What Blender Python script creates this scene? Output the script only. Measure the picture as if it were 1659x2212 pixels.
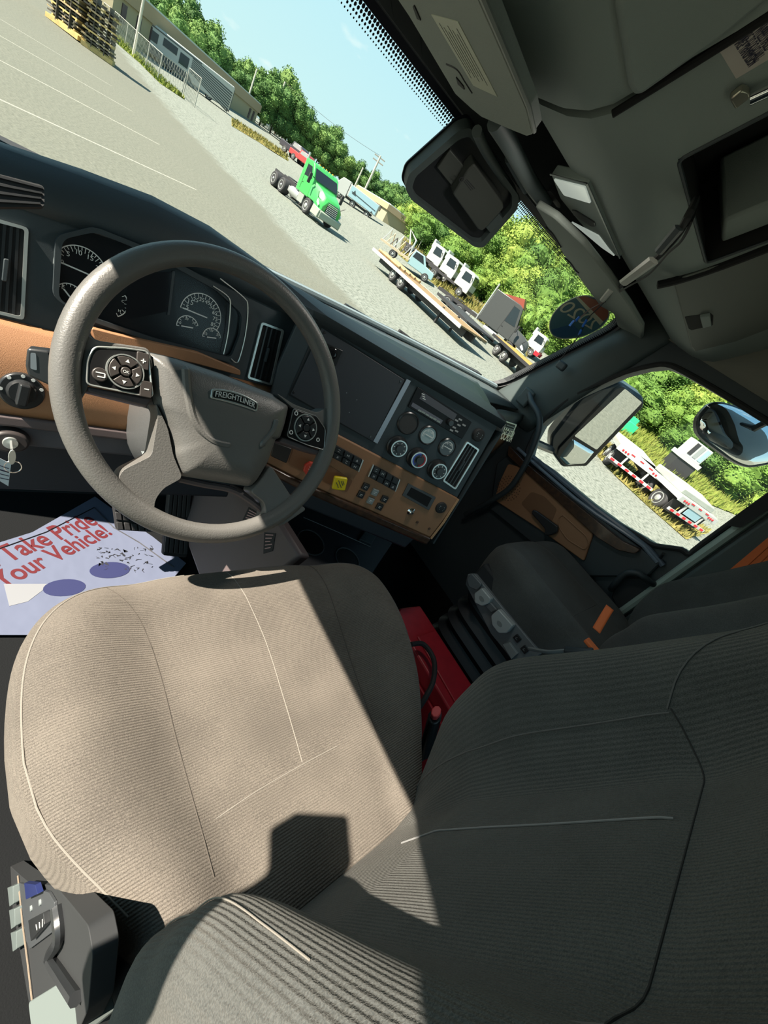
import bpy, math, random
import numpy as np
from mathutils import Vector, Matrix
from math import sin, cos, tan, radians, pi, atan2, hypot
random.seed(7); rng = np.random.default_rng(7)
for o in list(bpy.data.objects): bpy.data.objects.remove(o)
SC = bpy.context.scene; COL = SC.collection

# ---------------------------------------------------------------- camera
W, H, F = 1659., 2212., 891.
AZ, PT, RO = radians(56.4), radians(29.4), radians(37.2)
CAM = np.array([-.86, 0, 2.70])
hd = np.array([sin(AZ), cos(AZ), 0]); UZ = np.array([0, 0, 1.])
VW = cos(PT)*hd - sin(PT)*UZ
r0 = np.array([cos(AZ), -sin(AZ), 0]); u0 = sin(PT)*hd + cos(PT)*UZ
RR = cos(RO)*r0 + sin(RO)*u0; UU = -sin(RO)*r0 + cos(RO)*u0
cd = bpy.data.cameras.new('camera'); cam = bpy.data.objects.new('camera', cd); COL.objects.link(cam)
cd.sensor_fit = 'VERTICAL'; cd.sensor_height = 24.; cd.sensor_width = 18.; cd.lens = F/H*24.
cd.clip_start = .02; cd.clip_end = 2000
cam.matrix_world = Matrix([[RR[i], UU[i], -VW[i], CAM[i]] for i in range(3)] + [[0, 0, 0, 1]])
SC.camera = cam

# ---------------------------------------------------------------- light
SC.view_settings.view_transform = 'Standard'; SC.view_settings.look = 'None'
SC.view_settings.gamma = 1; SC.view_settings.use_curve_mapping = False
SC.view_settings.exposure = 0.5
SUN_EL = radians(46.6); SUN_AZ = radians(-76.)
sd = bpy.data.lights.new('sun', 'SUN'); so = bpy.data.objects.new('sun', sd); COL.objects.link(so)
sd.energy = 11.5; sd.angle = radians(.55); sd.color = (1., .90, .76)
sv = Vector((cos(SUN_EL)*sin(SUN_AZ), cos(SUN_EL)*cos(SUN_AZ), sin(SUN_EL)))
so.rotation_euler = sv.to_track_quat('Z', 'Y').to_euler(); so.location = (-20, 0, 30)
wd = bpy.data.worlds.new('sky'); SC.world = wd; wd.use_nodes = True
nt = wd.node_tree; nt.nodes.clear()
def N(t, ty, **k):
    n = t.nodes.new(ty)
    for a, b in k.items(): setattr(n, a, b)
    return n
out = N(nt, 'ShaderNodeOutputWorld'); bg = N(nt, 'ShaderNodeBackground'); nt.links.new(bg.outputs[0], out.inputs[0])
tc = N(nt, 'ShaderNodeTexCoord'); sx = N(nt, 'ShaderNodeSeparateXYZ'); nt.links.new(tc.outputs['Generated'], sx.inputs[0])
cr = N(nt, 'ShaderNodeValToRGB'); nt.links.new(sx.outputs[2], cr.inputs[0])
cr.color_ramp.elements[0].position = .0; cr.color_ramp.elements[0].color = (.50, .72, .70, 1)
cr.color_ramp.elements[1].position = .75; cr.color_ramp.elements[1].color = (.16, .36, .52, 1)
e = cr.color_ramp.elements.new(.22); e.color = (.42, .68, .74, 1)
mp = N(nt, 'ShaderNodeMapping'); mp.inputs['Scale'].default_value = (1, 1, 2.2); mp.inputs['Location'].default_value = (.37, .1, .3)
nt.links.new(tc.outputs['Generated'], mp.inputs[0])
nz = N(nt, 'ShaderNodeTexNoise'); nz.inputs['Scale'].default_value = 9.; nz.inputs['Detail'].default_value = 4; nz.inputs['Roughness'].default_value = .45
nt.links.new(mp.outputs[0], nz.inputs['Vector'])
c2 = N(nt, 'ShaderNodeValToRGB'); c2.color_ramp.elements[0].position = .63; c2.color_ramp.elements[1].position = .76
nt.links.new(nz.outputs[0], c2.inputs[0])
mx = N(nt, 'ShaderNodeMix', data_type='RGBA'); nt.links.new(c2.outputs[0], mx.inputs[0]); nt.links.new(cr.outputs[0], mx.inputs[6]); mx.inputs[7].default_value = (.80, .86, .80, 1)
nt.links.new(mx.outputs[2], bg.inputs[0]); bg.inputs[1].default_value = .93

# ---------------------------------------------------------------- geometry helpers
def ray(x, y): return VW + RR*(x-W/2)/F - UU*(y-H/2)/F
def hitp(x, y, pt, n):
    d = ray(x, y); n = np.array(n, float)
    return CAM + d*(((np.array(pt, float)-CAM) @ n)/(d @ n))
def hX(x, y, v): return hitp(x, y, (v, 0, 0), (1, 0, 0))
def hY(x, y, v): return hitp(x, y, (0, v, 0), (0, 1, 0))
def hZ(x, y, v): return hitp(x, y, (0, 0, v), (0, 0, 1))
def nrm(v): v = np.asarray(v, float); return v/np.linalg.norm(v)
class Fr:
    """a flat working plane: origin, two axes, normal"""
    def __init__(s, o, ex, ey):
        s.o = np.array(o, float); s.ex = nrm(ex); ey = np.array(ey, float); s.ey = nrm(ey - (ey@s.ex)*s.ex); s.n = np.cross(s.ex, s.ey)
    def p(s, a, b, d=0.): return s.o + s.ex*a + s.ey*b + s.n*d
    def px(s, x, y, d=0.):
        q = hitp(x, y, s.o + s.n*d, s.n) - s.o
        return (float(q@s.ex), float(q@s.ey))
    def pp(s, pts, d=0.): return [s.px(x, y, d) for x, y in pts]
    def off(s, d): return Fr(s.o+s.n*d, s.ex, s.ey)
def rnd(poly, r, n=4):
    out = []; k = len(poly); P = [np.array(q, float) for q in poly]
    for i in range(k):
        a, b, c = P[i-1], P[i], P[(i+1) % k]
        u = a-b; v = c-b; lu, lv = np.linalg.norm(u), np.linalg.norm(v)
        rr = min(r, lu*.45, lv*.45); p0 = b+u/lu*rr; p1 = b+v/lv*rr
        for j in range(n+1):
            t = j/n; out.append(tuple((1-t)**2*p0+2*t*(1-t)*b+t*t*p1))
    return out
def circ(c, r, n=28, a0=0., a1=2*pi, ry=None):
    ry = ry or r
    full = abs(a1-a0-2*pi) < 1e-6
    return [(c[0]+r*cos(a0+(a1-a0)*i/(n if full else n-1)), c[1]+ry*sin(a0+(a1-a0)*i/(n if full else n-1))) for i in range(n)]
def spl(pts, n=6, closed=False):
    P = [np.array(p, float) for p in pts]; k = len(P); o = []
    for i in range(k if closed else k-1):
        if closed: a, b, c, d = P[i-1], P[i], P[(i+1) % k], P[(i+2) % k]
        else: a, b, c, d = P[max(i-1, 0)], P[i], P[i+1], P[min(i+2, k-1)]
        for j in range(n):
            t = j/n; o.append(.5*((2*b)+(c-a)*t+(2*a-5*b+4*c-d)*t*t+(-a+3*b-3*c+d)*t**3))
    if not closed: o.append(P[-1])
    return o
class MB:
    def __init__(s): s.v = []; s.f = []
    def add(s, vs, fs):
        b = len(s.v); s.v += [tuple(map(float, q)) for q in vs]; s.f += [tuple(b+i for i in f) for f in fs]; return s
    def box(s, c, sz, rz=0., M=None):
        c = np.array(c, float); h = np.array(sz, float)/2; R_ = np.array([[cos(rz), -sin(rz), 0], [sin(rz), cos(rz), 0], [0, 0, 1]]) if M is None else np.array(M)
        vs = [c + R_@(h*np.array(q)) for q in ((-1, -1, -1), (1, -1, -1), (1, 1, -1), (-1, 1, -1), (-1, -1, 1), (1, -1, 1), (1, 1, 1), (-1, 1, 1))]
        return s.add(vs, [(3, 2, 1, 0), (4, 5, 6, 7), (0, 1, 5, 4), (1, 2, 6, 5), (2, 3, 7, 6), (3, 0, 4, 7)])
    def plate(s, fr, poly, d0, d1, inset=0.):
        """polygon in frame coords extruded from depth d0 to d1; inset shrinks the d1 outline"""
        n = len(poly); A = [fr.p(a, b, d0) for a, b in poly]
        if inset:
            c = np.mean(poly, 0); q = []
            for a, b in poly:
                v = np.array((a, b))-c; l = np.linalg.norm(v); q.append(tuple(c+v*max(0, 1-inset/max(l, 1e-6))))
            B = [fr.p(a, b, d1) for a, b in q]
        else: B = [fr.p(a, b, d1) for a, b in poly]
        ar = sum(poly[i][0]*poly[(i+1) % n][1]-poly[(i+1) % n][0]*poly[i][1] for i in range(n))
        fs = [tuple(range(n))[::-1], tuple(range(n, 2*n))]+[(i, (i+1) % n, n+(i+1) % n, n+i) for i in range(n)]
        if (ar < 0) != (d1 < d0): fs = [f[::-1] for f in fs]
        return s.add(A+B, fs)
    def dome(s, fr, poly, d0, h, rings=6, flat=.55):
        """pillow over a polygon: edge at d0 rising to d0+h"""
        n = len(poly); c = np.mean(poly, 0); vs = []; fs = []
        for r in range(rings+1):
            k = 1-r/rings*(1-flat); z = d0+h*math.sqrt(max(0, 1-(1-r/rings)**2))
            vs += [fr.p(*(c+(np.array(q)-c)*k), z) for q in poly]
        vs += [fr.p(*c, d0+h)]
        ar = sum(poly[i][0]*poly[(i+1) % n][1]-poly[(i+1) % n][0]*poly[i][1] for i in range(n))
        for r in range(rings):
            for i in range(n): fs.append((r*n+i, r*n+(i+1) % n, (r+1)*n+(i+1) % n, (r+1)*n+i))
        t = (rings+1)*n
        for i in range(n): fs.append((rings*n+i, rings*n+(i+1) % n, t))
        fs.append(tuple(range(n))[::-1])
        if ar < 0: fs = [f[::-1] for f in fs]
        return s.add(vs, fs)
    def ring(s, fr, outer, inner, d0, d1):
        n = len(outer); vs = [fr.p(*q, d0) for q in outer]+[fr.p(*q, d0) for q in inner]+[fr.p(*q, d1) for q in outer]+[fr.p(*q, d1) for q in inner]
        fs = []
        for i in range(n):
            j = (i+1) % n
            fs += [(2*n+i, 2*n+j, 3*n+j, 3*n+i), (i, j, 2*n+j, 2*n+i), (n+j, n+i, 3*n+i, 3*n+j), (j, i, n+i, n+j)]
        return s.add(vs, fs)
    def tube(s, pts, r, n=8, closed=False, ry=None, cap=True):
        P = [np.array(p, float) for p in pts]; k = len(P); rs = r if hasattr(r, '__len__') else [r]*k
        vs = []; up = np.array([0, 0, 1.]); prev = None
        for i in range(k):
            a = P[i-1] if (closed or i) else P[0]; b = P[(i+1) % k] if (closed or i < k-1) else P[-1]
            t = nrm(b-a)
            if prev is None:
                x = np.cross(t, up); x = np.cross(t, (1, 0, 0)) if np.linalg.norm(x) < .1 else x
            else: x = prev-(prev@t)*t
            x = nrm(x); prev = x; y = np.cross(t, x)
            for j in range(n):
                q = 2*pi*j/n; vs.append(P[i]+rs[i]*(x*cos(q)+y*sin(q)*(ry or 1)))
        fs = []
        for i in range(k if closed else k-1):
            m = (i+1) % k
            for j in range(n): fs.append((i*n+j, i*n+(j+1) % n, m*n+(j+1) % n, m*n+j))
        if not closed and cap: fs += [tuple(range(n))[::-1], tuple(range((k-1)*n, k*n))]
        return s.add(vs, fs)
    def cyl(s, a, b, r, n=20, r2=None):
        return s.tube([a, b], [r, r if r2 is None else r2], n)
    def lathe(s, c, axis, prof, n=28):
        """prof: list of (radius, distance along axis)"""
        ax = nrm(axis); x = np.cross(ax, (0, 0, 1.)); x = np.cross(ax, (1., 0, 0)) if np.linalg.norm(x) < .1 else x
        x = nrm(x); y = np.cross(ax, x); c = np.array(c, float); vs = []; k = len(prof)
        for r, d in prof: vs += [c+ax*d+r*(x*cos(2*pi*j/n)+y*sin(2*pi*j/n)) for j in range(n)]
        fs = [(i*n+j, i*n+(j+1) % n, (i+1)*n+(j+1) % n, (i+1)*n+j) for i in range(k-1) for j in range(n)]
        fs += [tuple(range(n))[::-1], tuple(range((k-1)*n, k*n))]
        return s.add(vs, fs)
    def grid(s, rows, close=False):
        """rows of points -> quad sheet"""
        m = len(rows); n = len(rows[0]); vs = [q for r in rows for q in r]
        fs = [(i*n+j, i*n+j+1, (i+1)*n+j+1, (i+1)*n+j) for i in range(m-1) for j in range(n-1)]
        return s.add(vs, fs)
    def loft(s, rings):
        n = len(rings[0]); m = len(rings); vs = [q for r in rings for q in r]
        fs = [(i*n+j, i*n+(j+1) % n, (i+1)*n+(j+1) % n, (i+1)*n+j) for i in range(m-1) for j in range(n)]
        fs += [tuple(range(n))[::-1], tuple(range((m-1)*n, m*n))]
        return s.add(vs, fs)
    def prof(s, pts, y0, y1, top=None):
        """side profile in local x,z extruded along y (y0..y1)"""
        n = len(pts); vs = [(a, y0, b) for a, b in pts]+[(a, y1, b) for a, b in pts]
        return s.add(vs, [tuple(range(n)), tuple(range(n, 2*n))[::-1]]+[(i, n+i, n+(i+1) % n, (i+1) % n) for i in range(n)])
    def build(s, name, m, parent=None, smooth=False, bev=0., seg=2, sub=0, solid=0., fix=True):
        loc = np.zeros(3)
        p = parent
        while p is not None: loc = loc+np.array(p.location); p = p.parent
        me = bpy.data.meshes.new(name); me.from_pydata([tuple(np.array(q)-loc) for q in s.v], [], s.f); me.update()
        if fix:
            import bmesh
            b = bmesh.new(); b.from_mesh(me); bmesh.ops.recalc_face_normals(b, faces=b.faces); b.to_mesh(me); b.free()
        if m: me.materials.append(m)
        o = bpy.data.objects.new(name, me); COL.objects.link(o); o.parent = parent
        if solid: md = o.modifiers.new('s', 'SOLIDIFY'); md.thickness = solid; md.offset = 0
        if bev: md = o.modifiers.new('b', 'BEVEL'); md.width = bev; md.segments = seg; md.limit_method = 'ANGLE'; md.angle_limit = radians(40)
        if sub: md = o.modifiers.new('u', 'SUBSURF'); md.levels = sub; md.render_levels = sub
        if smooth or bev or sub:
            me.polygons.foreach_set('use_smooth', [True]*len(me.polygons))
            if not sub:
                try: me.set_sharp_from_angle(angle=radians(40))
                except Exception: pass
        return o
def tag(o, label=None, cat=None, group=None, kind=None):
    if label: o['label'] = label
    if cat: o['category'] = cat
    if group: o['group'] = group
    if kind: o['kind'] = kind
    return o
def empty(name, loc=(0, 0, 0), rz=0., **k):
    o = bpy.data.objects.new(name, None); COL.objects.link(o); o.location = loc; o.rotation_euler = (0, 0, rz); o.empty_display_size = .05
    return tag(o, **k)
def copy_tree(o, parent=None):
    c = o.copy(); COL.objects.link(c); c.parent = parent
    for ch in list(o.children): copy_tree(ch, c)
    return c
# ---------------------------------------------------------------- materials
MC = {}
def mat(name, col, rough=.6, metal=0., bump=None, var=None, spec=None, alpha=None, coat=0., trans=0., ior=None, emit=None):
    if name in MC: return MC[name]
    m = bpy.data.materials.new(name); m.use_nodes = True; t = m.node_tree; b = t.nodes['Principled BSDF']
    b.inputs['Base Color'].default_value = (*col, 1); b.inputs['Roughness'].default_value = rough; b.inputs['Metallic'].default_value = metal
    if spec is not None: b.inputs['Specular IOR Level'].default_value = spec
    if coat: b.inputs['Coat Weight'].default_value = coat; b.inputs['Coat Roughness'].default_value = .08
    if trans: b.inputs['Transmission Weight'].default_value = trans
    if ior: b.inputs['IOR'].default_value = ior
    if emit: b.inputs['Emission Color'].default_value = (*emit[0], 1); b.inputs['Emission Strength'].default_value = emit[1]
    if bump or var:
        tc = N(t, 'ShaderNodeTexCoord')
    if var:      # (scale, amount, second colour)
        nz = N(t, 'ShaderNodeTexNoise'); nz.inputs['Scale'].default_value = var[0]; nz.inputs['Detail'].default_value = 6; t.links.new(tc.outputs['Object'], nz.inputs['Vector'])
        r = N(t, 'ShaderNodeValToRGB'); r.color_ramp.elements[0].position = .5-var[1]; r.color_ramp.elements[1].position = .5+var[1]
        r.color_ramp.elements[0].color = (*col, 1); r.color_ramp.elements[1].color = (*var[2], 1)
        t.links.new(nz.outputs[0], r.inputs[0]); t.links.new(r.outputs[0], b.inputs['Base Color'])
    if bump:     # (scale, strength, distance)
        nz = N(t, 'ShaderNodeTexNoise'); nz.inputs['Scale'].default_value = bump[0]; nz.inputs['Detail'].default_value = 2; t.links.new(tc.outputs['Object'], nz.inputs['Vector'])
        bp = N(t, 'ShaderNodeBump'); bp.inputs['Strength'].default_value = bump[1]; bp.inputs['Distance'].default_value = bump[2]
        t.links.new(nz.outputs[0], bp.inputs['Height']); t.links.new(bp.outputs[0], b.inputs['Normal'])
    MC[name] = m; return m
def glass(name, tint=(1, 1, 1), refl=.06):
    if name in MC: return MC[name]
    m = bpy.data.materials.new(name); m.use_nodes = True; t = m.node_tree; t.nodes.clear()
    o = N(t, 'ShaderNodeOutputMaterial'); tr = N(t, 'ShaderNodeBsdfTransparent'); gl = N(t, 'ShaderNodeBsdfGlossy'); mxs = N(t, 'ShaderNodeMixShader'); fr = N(t, 'ShaderNodeFresnel')
    tr.inputs[0].default_value = (*tint, 1); gl.inputs['Roughness'].default_value = .02; fr.inputs[0].default_value = 1.0+refl*5
    t.links.new(fr.outputs[0], mxs.inputs[0]); t.links.new(tr.outputs[0], mxs.inputs[1]); t.links.new(gl.outputs[0], mxs.inputs[2]); t.links.new(mxs.outputs[0], o.inputs[0])
    MC[name] = m; return m
def fabric(name, c1, c2, rib=None, rs=260., depth=.0012, fuzz=900.):
    """woven upholstery: ribs along one object axis plus fine thread noise"""
    m = bpy.data.materials.new(name); m.use_nodes = True; t = m.node_tree; b = t.nodes['Principled BSDF']; L = t.links.new
    b.inputs['Roughness'].default_value = .95; b.inputs['Specular IOR Level'].default_value = .15
    b.inputs['Sheen Weight'].default_value = .12; b.inputs['Sheen Roughness'].default_value = .6; b.inputs['Sheen Tint'].default_value = (.8, .72, .62, 1)
    tc = N(t, 'ShaderNodeTexCoord'); nz = N(t, 'ShaderNodeTexNoise'); nz.inputs['Scale'].default_value = fuzz; nz.inputs['Detail'].default_value = 3
    L(tc.outputs['Object'], nz.inputs['Vector'])
    n2 = N(t, 'ShaderNodeTexNoise'); n2.inputs['Scale'].default_value = 9; n2.inputs['Detail'].default_value = 5; L(tc.outputs['Object'], n2.inputs['Vector'])
    mr = N(t, 'ShaderNodeMath', operation='MULTIPLY_ADD'); L(n2.outputs[0], mr.inputs[0]); mr.inputs[1].default_value = .5; mr.inputs[2].default_value = -.25
    ad = N(t, 'ShaderNodeMath', operation='ADD'); L(nz.outputs[0], ad.inputs[0]); L(mr.outputs[0], ad.inputs[1])
    r = N(t, 'ShaderNodeValToRGB'); r.color_ramp.elements[0].position = .35; r.color_ramp.elements[1].position = .65
    r.color_ramp.elements[0].color = (*c1, 1); r.color_ramp.elements[1].color = (*c2, 1); L(ad.outputs[0], r.inputs[0]); L(r.outputs[0], b.inputs['Base Color'])
    h = nz.outputs[0]
    if rib:
        sp = N(t, 'ShaderNodeVectorMath', operation='DOT_PRODUCT'); L(tc.outputs['Object'], sp.inputs[0]); sp.inputs[1].default_value = rib
        a = N(t, 'ShaderNodeMath', operation='MULTIPLY'); a.inputs[1].default_value = rs*2*pi; L(sp.outputs['Value'], a.inputs[0])
        s_ = N(t, 'ShaderNodeMath', operation='SINE'); L(a.outputs[0], s_.inputs[0])
        q = N(t, 'ShaderNodeMath', operation='MULTIPLY_ADD'); L(s_.outputs[0], q.inputs[0]); q.inputs[1].default_value = .45; L(nz.outputs[0], q.inputs[2]); h = q.outputs[0]
    bp = N(t, 'ShaderNodeBump'); bp.inputs['Strength'].default_value = .8; bp.inputs['Distance'].default_value = depth
    L(h, bp.inputs['Height']); L(bp.outputs[0], b.inputs['Normal']); MC[name] = m; return m
G = (1200., .35, .0006)
BLK = mat('black_grained_plastic', (.034, .045, .051), .5, bump=G)
BLK2 = mat('smooth_black_plastic', (.022, .024, .026), .3)
DARK = mat('matte_dark_plastic', (.020, .022, .024), .75)
CHAR = mat('charcoal_plastic', (.060, .078, .078), .6, bump=G)
GRY = mat('grey_green_headliner', (.22, .26, .238), .85, bump=(500., .4, .0006))
GRYD = mat('dark_grey_console_plastic', (.25, .295, .275), .62, bump=(700., .5, .0006))
TAN = mat('tan_leathergrain_plastic', (.33, .165, .082), .55, bump=(900., .5, .0008))
WOOD = mat('dark_wood_trim', (.035, .018, .012), .28, var=(60., .15, (.075, .038, .022)), coat=.4)
SIL = mat('satin_silver_trim', (.62, .66, .64), .32, .7)
CHR = mat('chrome', (.85, .85, .85), .08, 1.)
WHT = mat('white_print', (.72, .74, .72), .6)
MIR = mat('mirror_glass', (.86, .9, .9), .01, 1.)
RUB = mat('rubber', (.018, .018, .019), .7, bump=(400., .3, .001))
MAUV = mat('mauve_brown_plastic', (.10, .078, .080), .5, bump=G)
GRB = mat('grey_button', (.24, .27, .27), .45)
BRB = mat('brown_black_button', (.050, .043, .040), .42)
RED = mat('red_plastic', (.42, .018, .030), .42, var=(30., .2, (.34, .014, .024)))
ORG = mat('orange_belt_webbing', (.75, .17, .045), .7, bump=(900., .4, .0005))
YEL = mat('yellow_plastic', (.80, .62, .015), .35)
REDK = mat('red_knob', (.58, .06, .035), .4)
GLS = glass('window_glass')
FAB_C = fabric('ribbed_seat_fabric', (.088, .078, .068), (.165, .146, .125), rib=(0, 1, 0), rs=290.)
FAB_L = fabric('lengthwise_ribbed_fabric', (.088, .078, .068), (.165, .146, .125), rib=(1, 0, .0), rs=290.)
FAB_Z = fabric('upright_ribbed_fabric', (.046, .051, .051), (.088, .094, .092), rib=(1, 0, 0), rs=260.)
FAB_R = fabric('broad_ribbed_side_fabric', (.065, .062, .056), (.125, .117, .104), rib=(.1, .55, .83), rs=170., depth=.002)
FAB_P = fabric('plain_charcoal_fabric', (.035, .037, .038), (.07, .073, .073), rib=None)
STI = mat('pale_stitching', (.21, .195, .17), .8)
STD = mat('dark_stitching', (.10, .10, .10), .8)
TX = {}
def text(name, s, fr, a, b, m, parent, ext=.0004, d=0.0005, mirror=False, mid=False, hmax=None, curve=0., bold=0.):
    """writing on a plane from baseline point a to baseline point b (frame coords)"""
    cu = bpy.data.curves.new('t', 'FONT'); cu.body = s; cu.extrude = 0; cu.offset = bold; o = bpy.data.objects.new('t', cu); COL.objects.link(o)
    dg = bpy.context.evaluated_depsgraph_get(); me = bpy.data.meshes.new_from_object(o.evaluated_get(dg)); bpy.data.objects.remove(o)
    v = np.array([q.co[:] for q in me.vertices]) if len(me.vertices) else np.zeros((1, 3))
    x0, x1 = v[:, 0].min(), v[:, 0].max(); A = np.array(a, float); B = np.array(b, float); w = np.linalg.norm(B-A); k = w/(x1-x0)
    ux = (B-A)/w; uy = np.array([-ux[1], ux[0]]); ky = k if hmax is None else min(k*3, hmax/max(1e-6, v[:, 1].max()))
    if mirror: v[:, 0] = x1-(v[:, 0]-x0)
    vv = []
    for q in v:
        tt = (q[0]-x0)/(x1-x0); arch = curve*4*tt*(1-tt)
        c = A+ux*(q[0]-x0)*k+uy*(q[1]*ky+arch); vv.append(fr.p(c[0], c[1], d))
    mb = MB(); mb.add(vv, [tuple(p.vertices) for p in me.polygons]); bpy.data.meshes.remove(me)
    return mb.build(name, m, parent, solid=ext)
def strokes(mb, fr, segs, w, d, th=.0004):
    """thin raised marks: list of (x0,y0,x1,y1) in frame coords"""
    for a, b, c, e in segs:
        v = np.array([c-a, e-b]); l = np.linalg.norm(v); u = v/l; q = np.array([-u[1], u[0]])*w/2
        mb.plate(fr, [(a-q[0], b-q[1]), (c-q[0], e-q[1]), (c+q[0], e+q[1]), (a+q[0], b+q[1])], d, d+th)
    return mb
# ================================================================ the cab shell
def Yw(x, z): return 1.25-.085*x*x-.57*(min(z, 2.96)-2.4)
def radial(inner, rect, extra=0):
    """two matched outlines (inner hole, outer rectangle) around a star-shaped hole"""
    c = np.mean(inner, 0); x0, y0, x1, y1 = rect
    an = [atan2(q[1]-c[1], q[0]-c[0]) for q in inner]+[atan2(b-c[1], a-c[0]) for a in (x0, x1) for b in (y0, y1)]
    an = sorted(set(round(a, 5) for a in an)); I = []; O = []
    n = len(inner)
    for a in an:
        d = np.array([cos(a), sin(a)]); best = None
        for i in range(n):
            p = np.array(inner[i])-c; q = np.array(inner[(i+1) % n])-c; e = q-p
            M_ = np.array([[d[0], -e[0]], [d[1], -e[1]]])
            if abs(np.linalg.det(M_)) < 1e-12: continue
            t, s = np.linalg.solve(M_, p)
            if t > 0 and -1e-6 <= s <= 1+1e-6: best = t if best is None else max(best, t)
        ts = []
        if d[0] > 1e-9: ts.append((x1-c[0])/d[0])
        if d[0] < -1e-9: ts.append((x0-c[0])/d[0])
        if d[1] > 1e-9: ts.append((y1-c[1])/d[1])
        if d[1] < -1e-9: ts.append((y0-c[1])/d[1])
        I.append(tuple(c+d*best)); O.append(tuple(c+d*min(ts)))
    return I, O
def struct(name, mb, m, label, **k):
    return tag(mb.build(name, m, None, **k), label, None, None, 'structure')
FLZ = 1.45
struct('floor', MB().box((0, .25, FLZ-.02), (2.1, 2.1, .04)), mat('black_floor_mat', (.010, .011, .012), .9, spec=.1, bump=(300., .6, .001)), 'black rubber cab floor under the seats')
bk = MB(); bk.box((0, -.82, 1.9), (2.1, .04, .94)); bk.box((-.95, -.82, 2.75), (.22, .04, .8)); bk.box((.95, -.82, 2.75), (.22, .04, .8)); bk.box((0, -.82, 3.2), (2.1, .04, .36))
struct('wall_back', bk, CHAR, 'dark rear cab wall behind the seats')
struct('ceiling', MB().box((0, .2, 3.36), (2.16, 2.1, .04)), GRY, 'grey headliner over the cab')
lw = MB(); lw.box((-1.06, -.56, 2.38), (.05, .56, 1.9)); lw.box((-1.06, 0.48, 3.125), (.05, 1.56, .50)); lw.box((-1.06, 1.165, 2.83), (.05, .40, 1.04)); lw.box((-1.06, 1.33, 1.9), (.05, .07, .9)); lw.box((-1.06, .3, 1.5), (.05, 1.4, .14))
struct('wall_left', lw, CHAR, 'driver side cab wall around the open doorway')
# front wall with the windshield hole, curved
hole_px = [(845, 0), (905, 92), (962, 175), (985, 222)]
hx0, hx1, hz0, hz1 = -1.0, 1.035, 2.405, 2.943
ih = rnd([(hx0, hz0), (hx1, hz0), (hx1, hz1), (hx0, hz1)], .09, 6)
ih = [q for i, q in enumerate(ih)]
dens = []
for i in range(len(ih)):
    a, b = np.array(ih[i]), np.array(ih[(i+1) % len(ih)]); k = max(1, int(np.linalg.norm(b-a)/.08))
    dens += [tuple(a+(b-a)*j/k) for j in range(k)]
ih = dens
I, O = radial(ih, (-1.08, 2.28, 1.08, 3.36))
fw = MB(); n = len(I)
ws_ = lambda q, d=0: (q[0], Yw(q[0], q[1])+d, q[1])
vs = [ws_(q) for q in I]+[ws_(q) for q in O]+[ws_(q, .05) for q in I]+[ws_(q, .05) for q in O]
fw.add(vs, [f for i in range(n) for f in ((i, (i+1) % n, n+(i+1) % n, n+i), (2*n+i, 3*n+i, 3*n+(i+1) % n, 2*n+(i+1) % n), (i, 2*n+i, 2*n+(i+1) % n, (i+1) % n))])
struct('wall_front', fw, mat('windshield_surround', (.03, .033, .036), .5), 'black surround framing the windshield')
struct('wall_firewall', MB().box((0, 1.32, 1.92), (2.1, .04, .98)).box((0, .97, 1.47), (.01, .01, .01)), DARK, 'dark firewall below the dashboard')
gm = MB(); gr = []
for i in range(9):
    z = hz0-.02+(hz1-hz0+.04)*i/8; gr.append([(x, Yw(x, z)+.02, z) for x in np.linspace(-1.02, 1.05, 17)])
gm.grid(gr); wsg = struct('window_1', gm, GLS, 'large windshield pane above the dashboard', smooth=True, fix=False)
# printed dot border along the glass edge
fb = MB(); n = len(ih); c = np.mean(ih, 0)
def inn(q, d):
    v = np.array(q)-c; m_ = np.array([(hx1-hx0)/2, (hz1-hz0)/2]); k = 1-d/np.array([m_[0], m_[1]]); return tuple(c+v*k)
P0 = [ws_(q, .012) for q in ih]; P1 = [ws_(inn(q, .012), .012) for q in ih]
fb.add(P0+P1, [(i, (i+1) % n, n+(i+1) % n, n+i) for i in range(n)])
L_ = 0
for row in range(4):
    rr = [.0034, .0028, .0022, .0015][row]; dd = .015+row*.0062
    path = [np.array(inn(q, dd)) for q in ih]; acc = (row % 2)*.0035
    for i in range(n):
        a, b = path[i], path[(i+1) % n]; l = np.linalg.norm(b-a)
        if (a[1]+b[1])/2 < 2.5: continue
        while acc < l:
            q = a+(b-a)*acc/l; acc += .007
            if q[0] < -.75: continue
            b0 = len(fb.v); ds = [(q[0]+rr*cos(t), q[1]+rr*sin(t)) for t in np.linspace(0, 2*pi, 6, endpoint=False)]
            fb.add([ws_(z, .012) for z in ds], [(0, 1, 2, 3, 4, 5)])
        acc -= l
tag(fb.build('dot_border', mat('black_frit', (.006, .006, .012), .4), wsg, fix=False))

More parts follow.
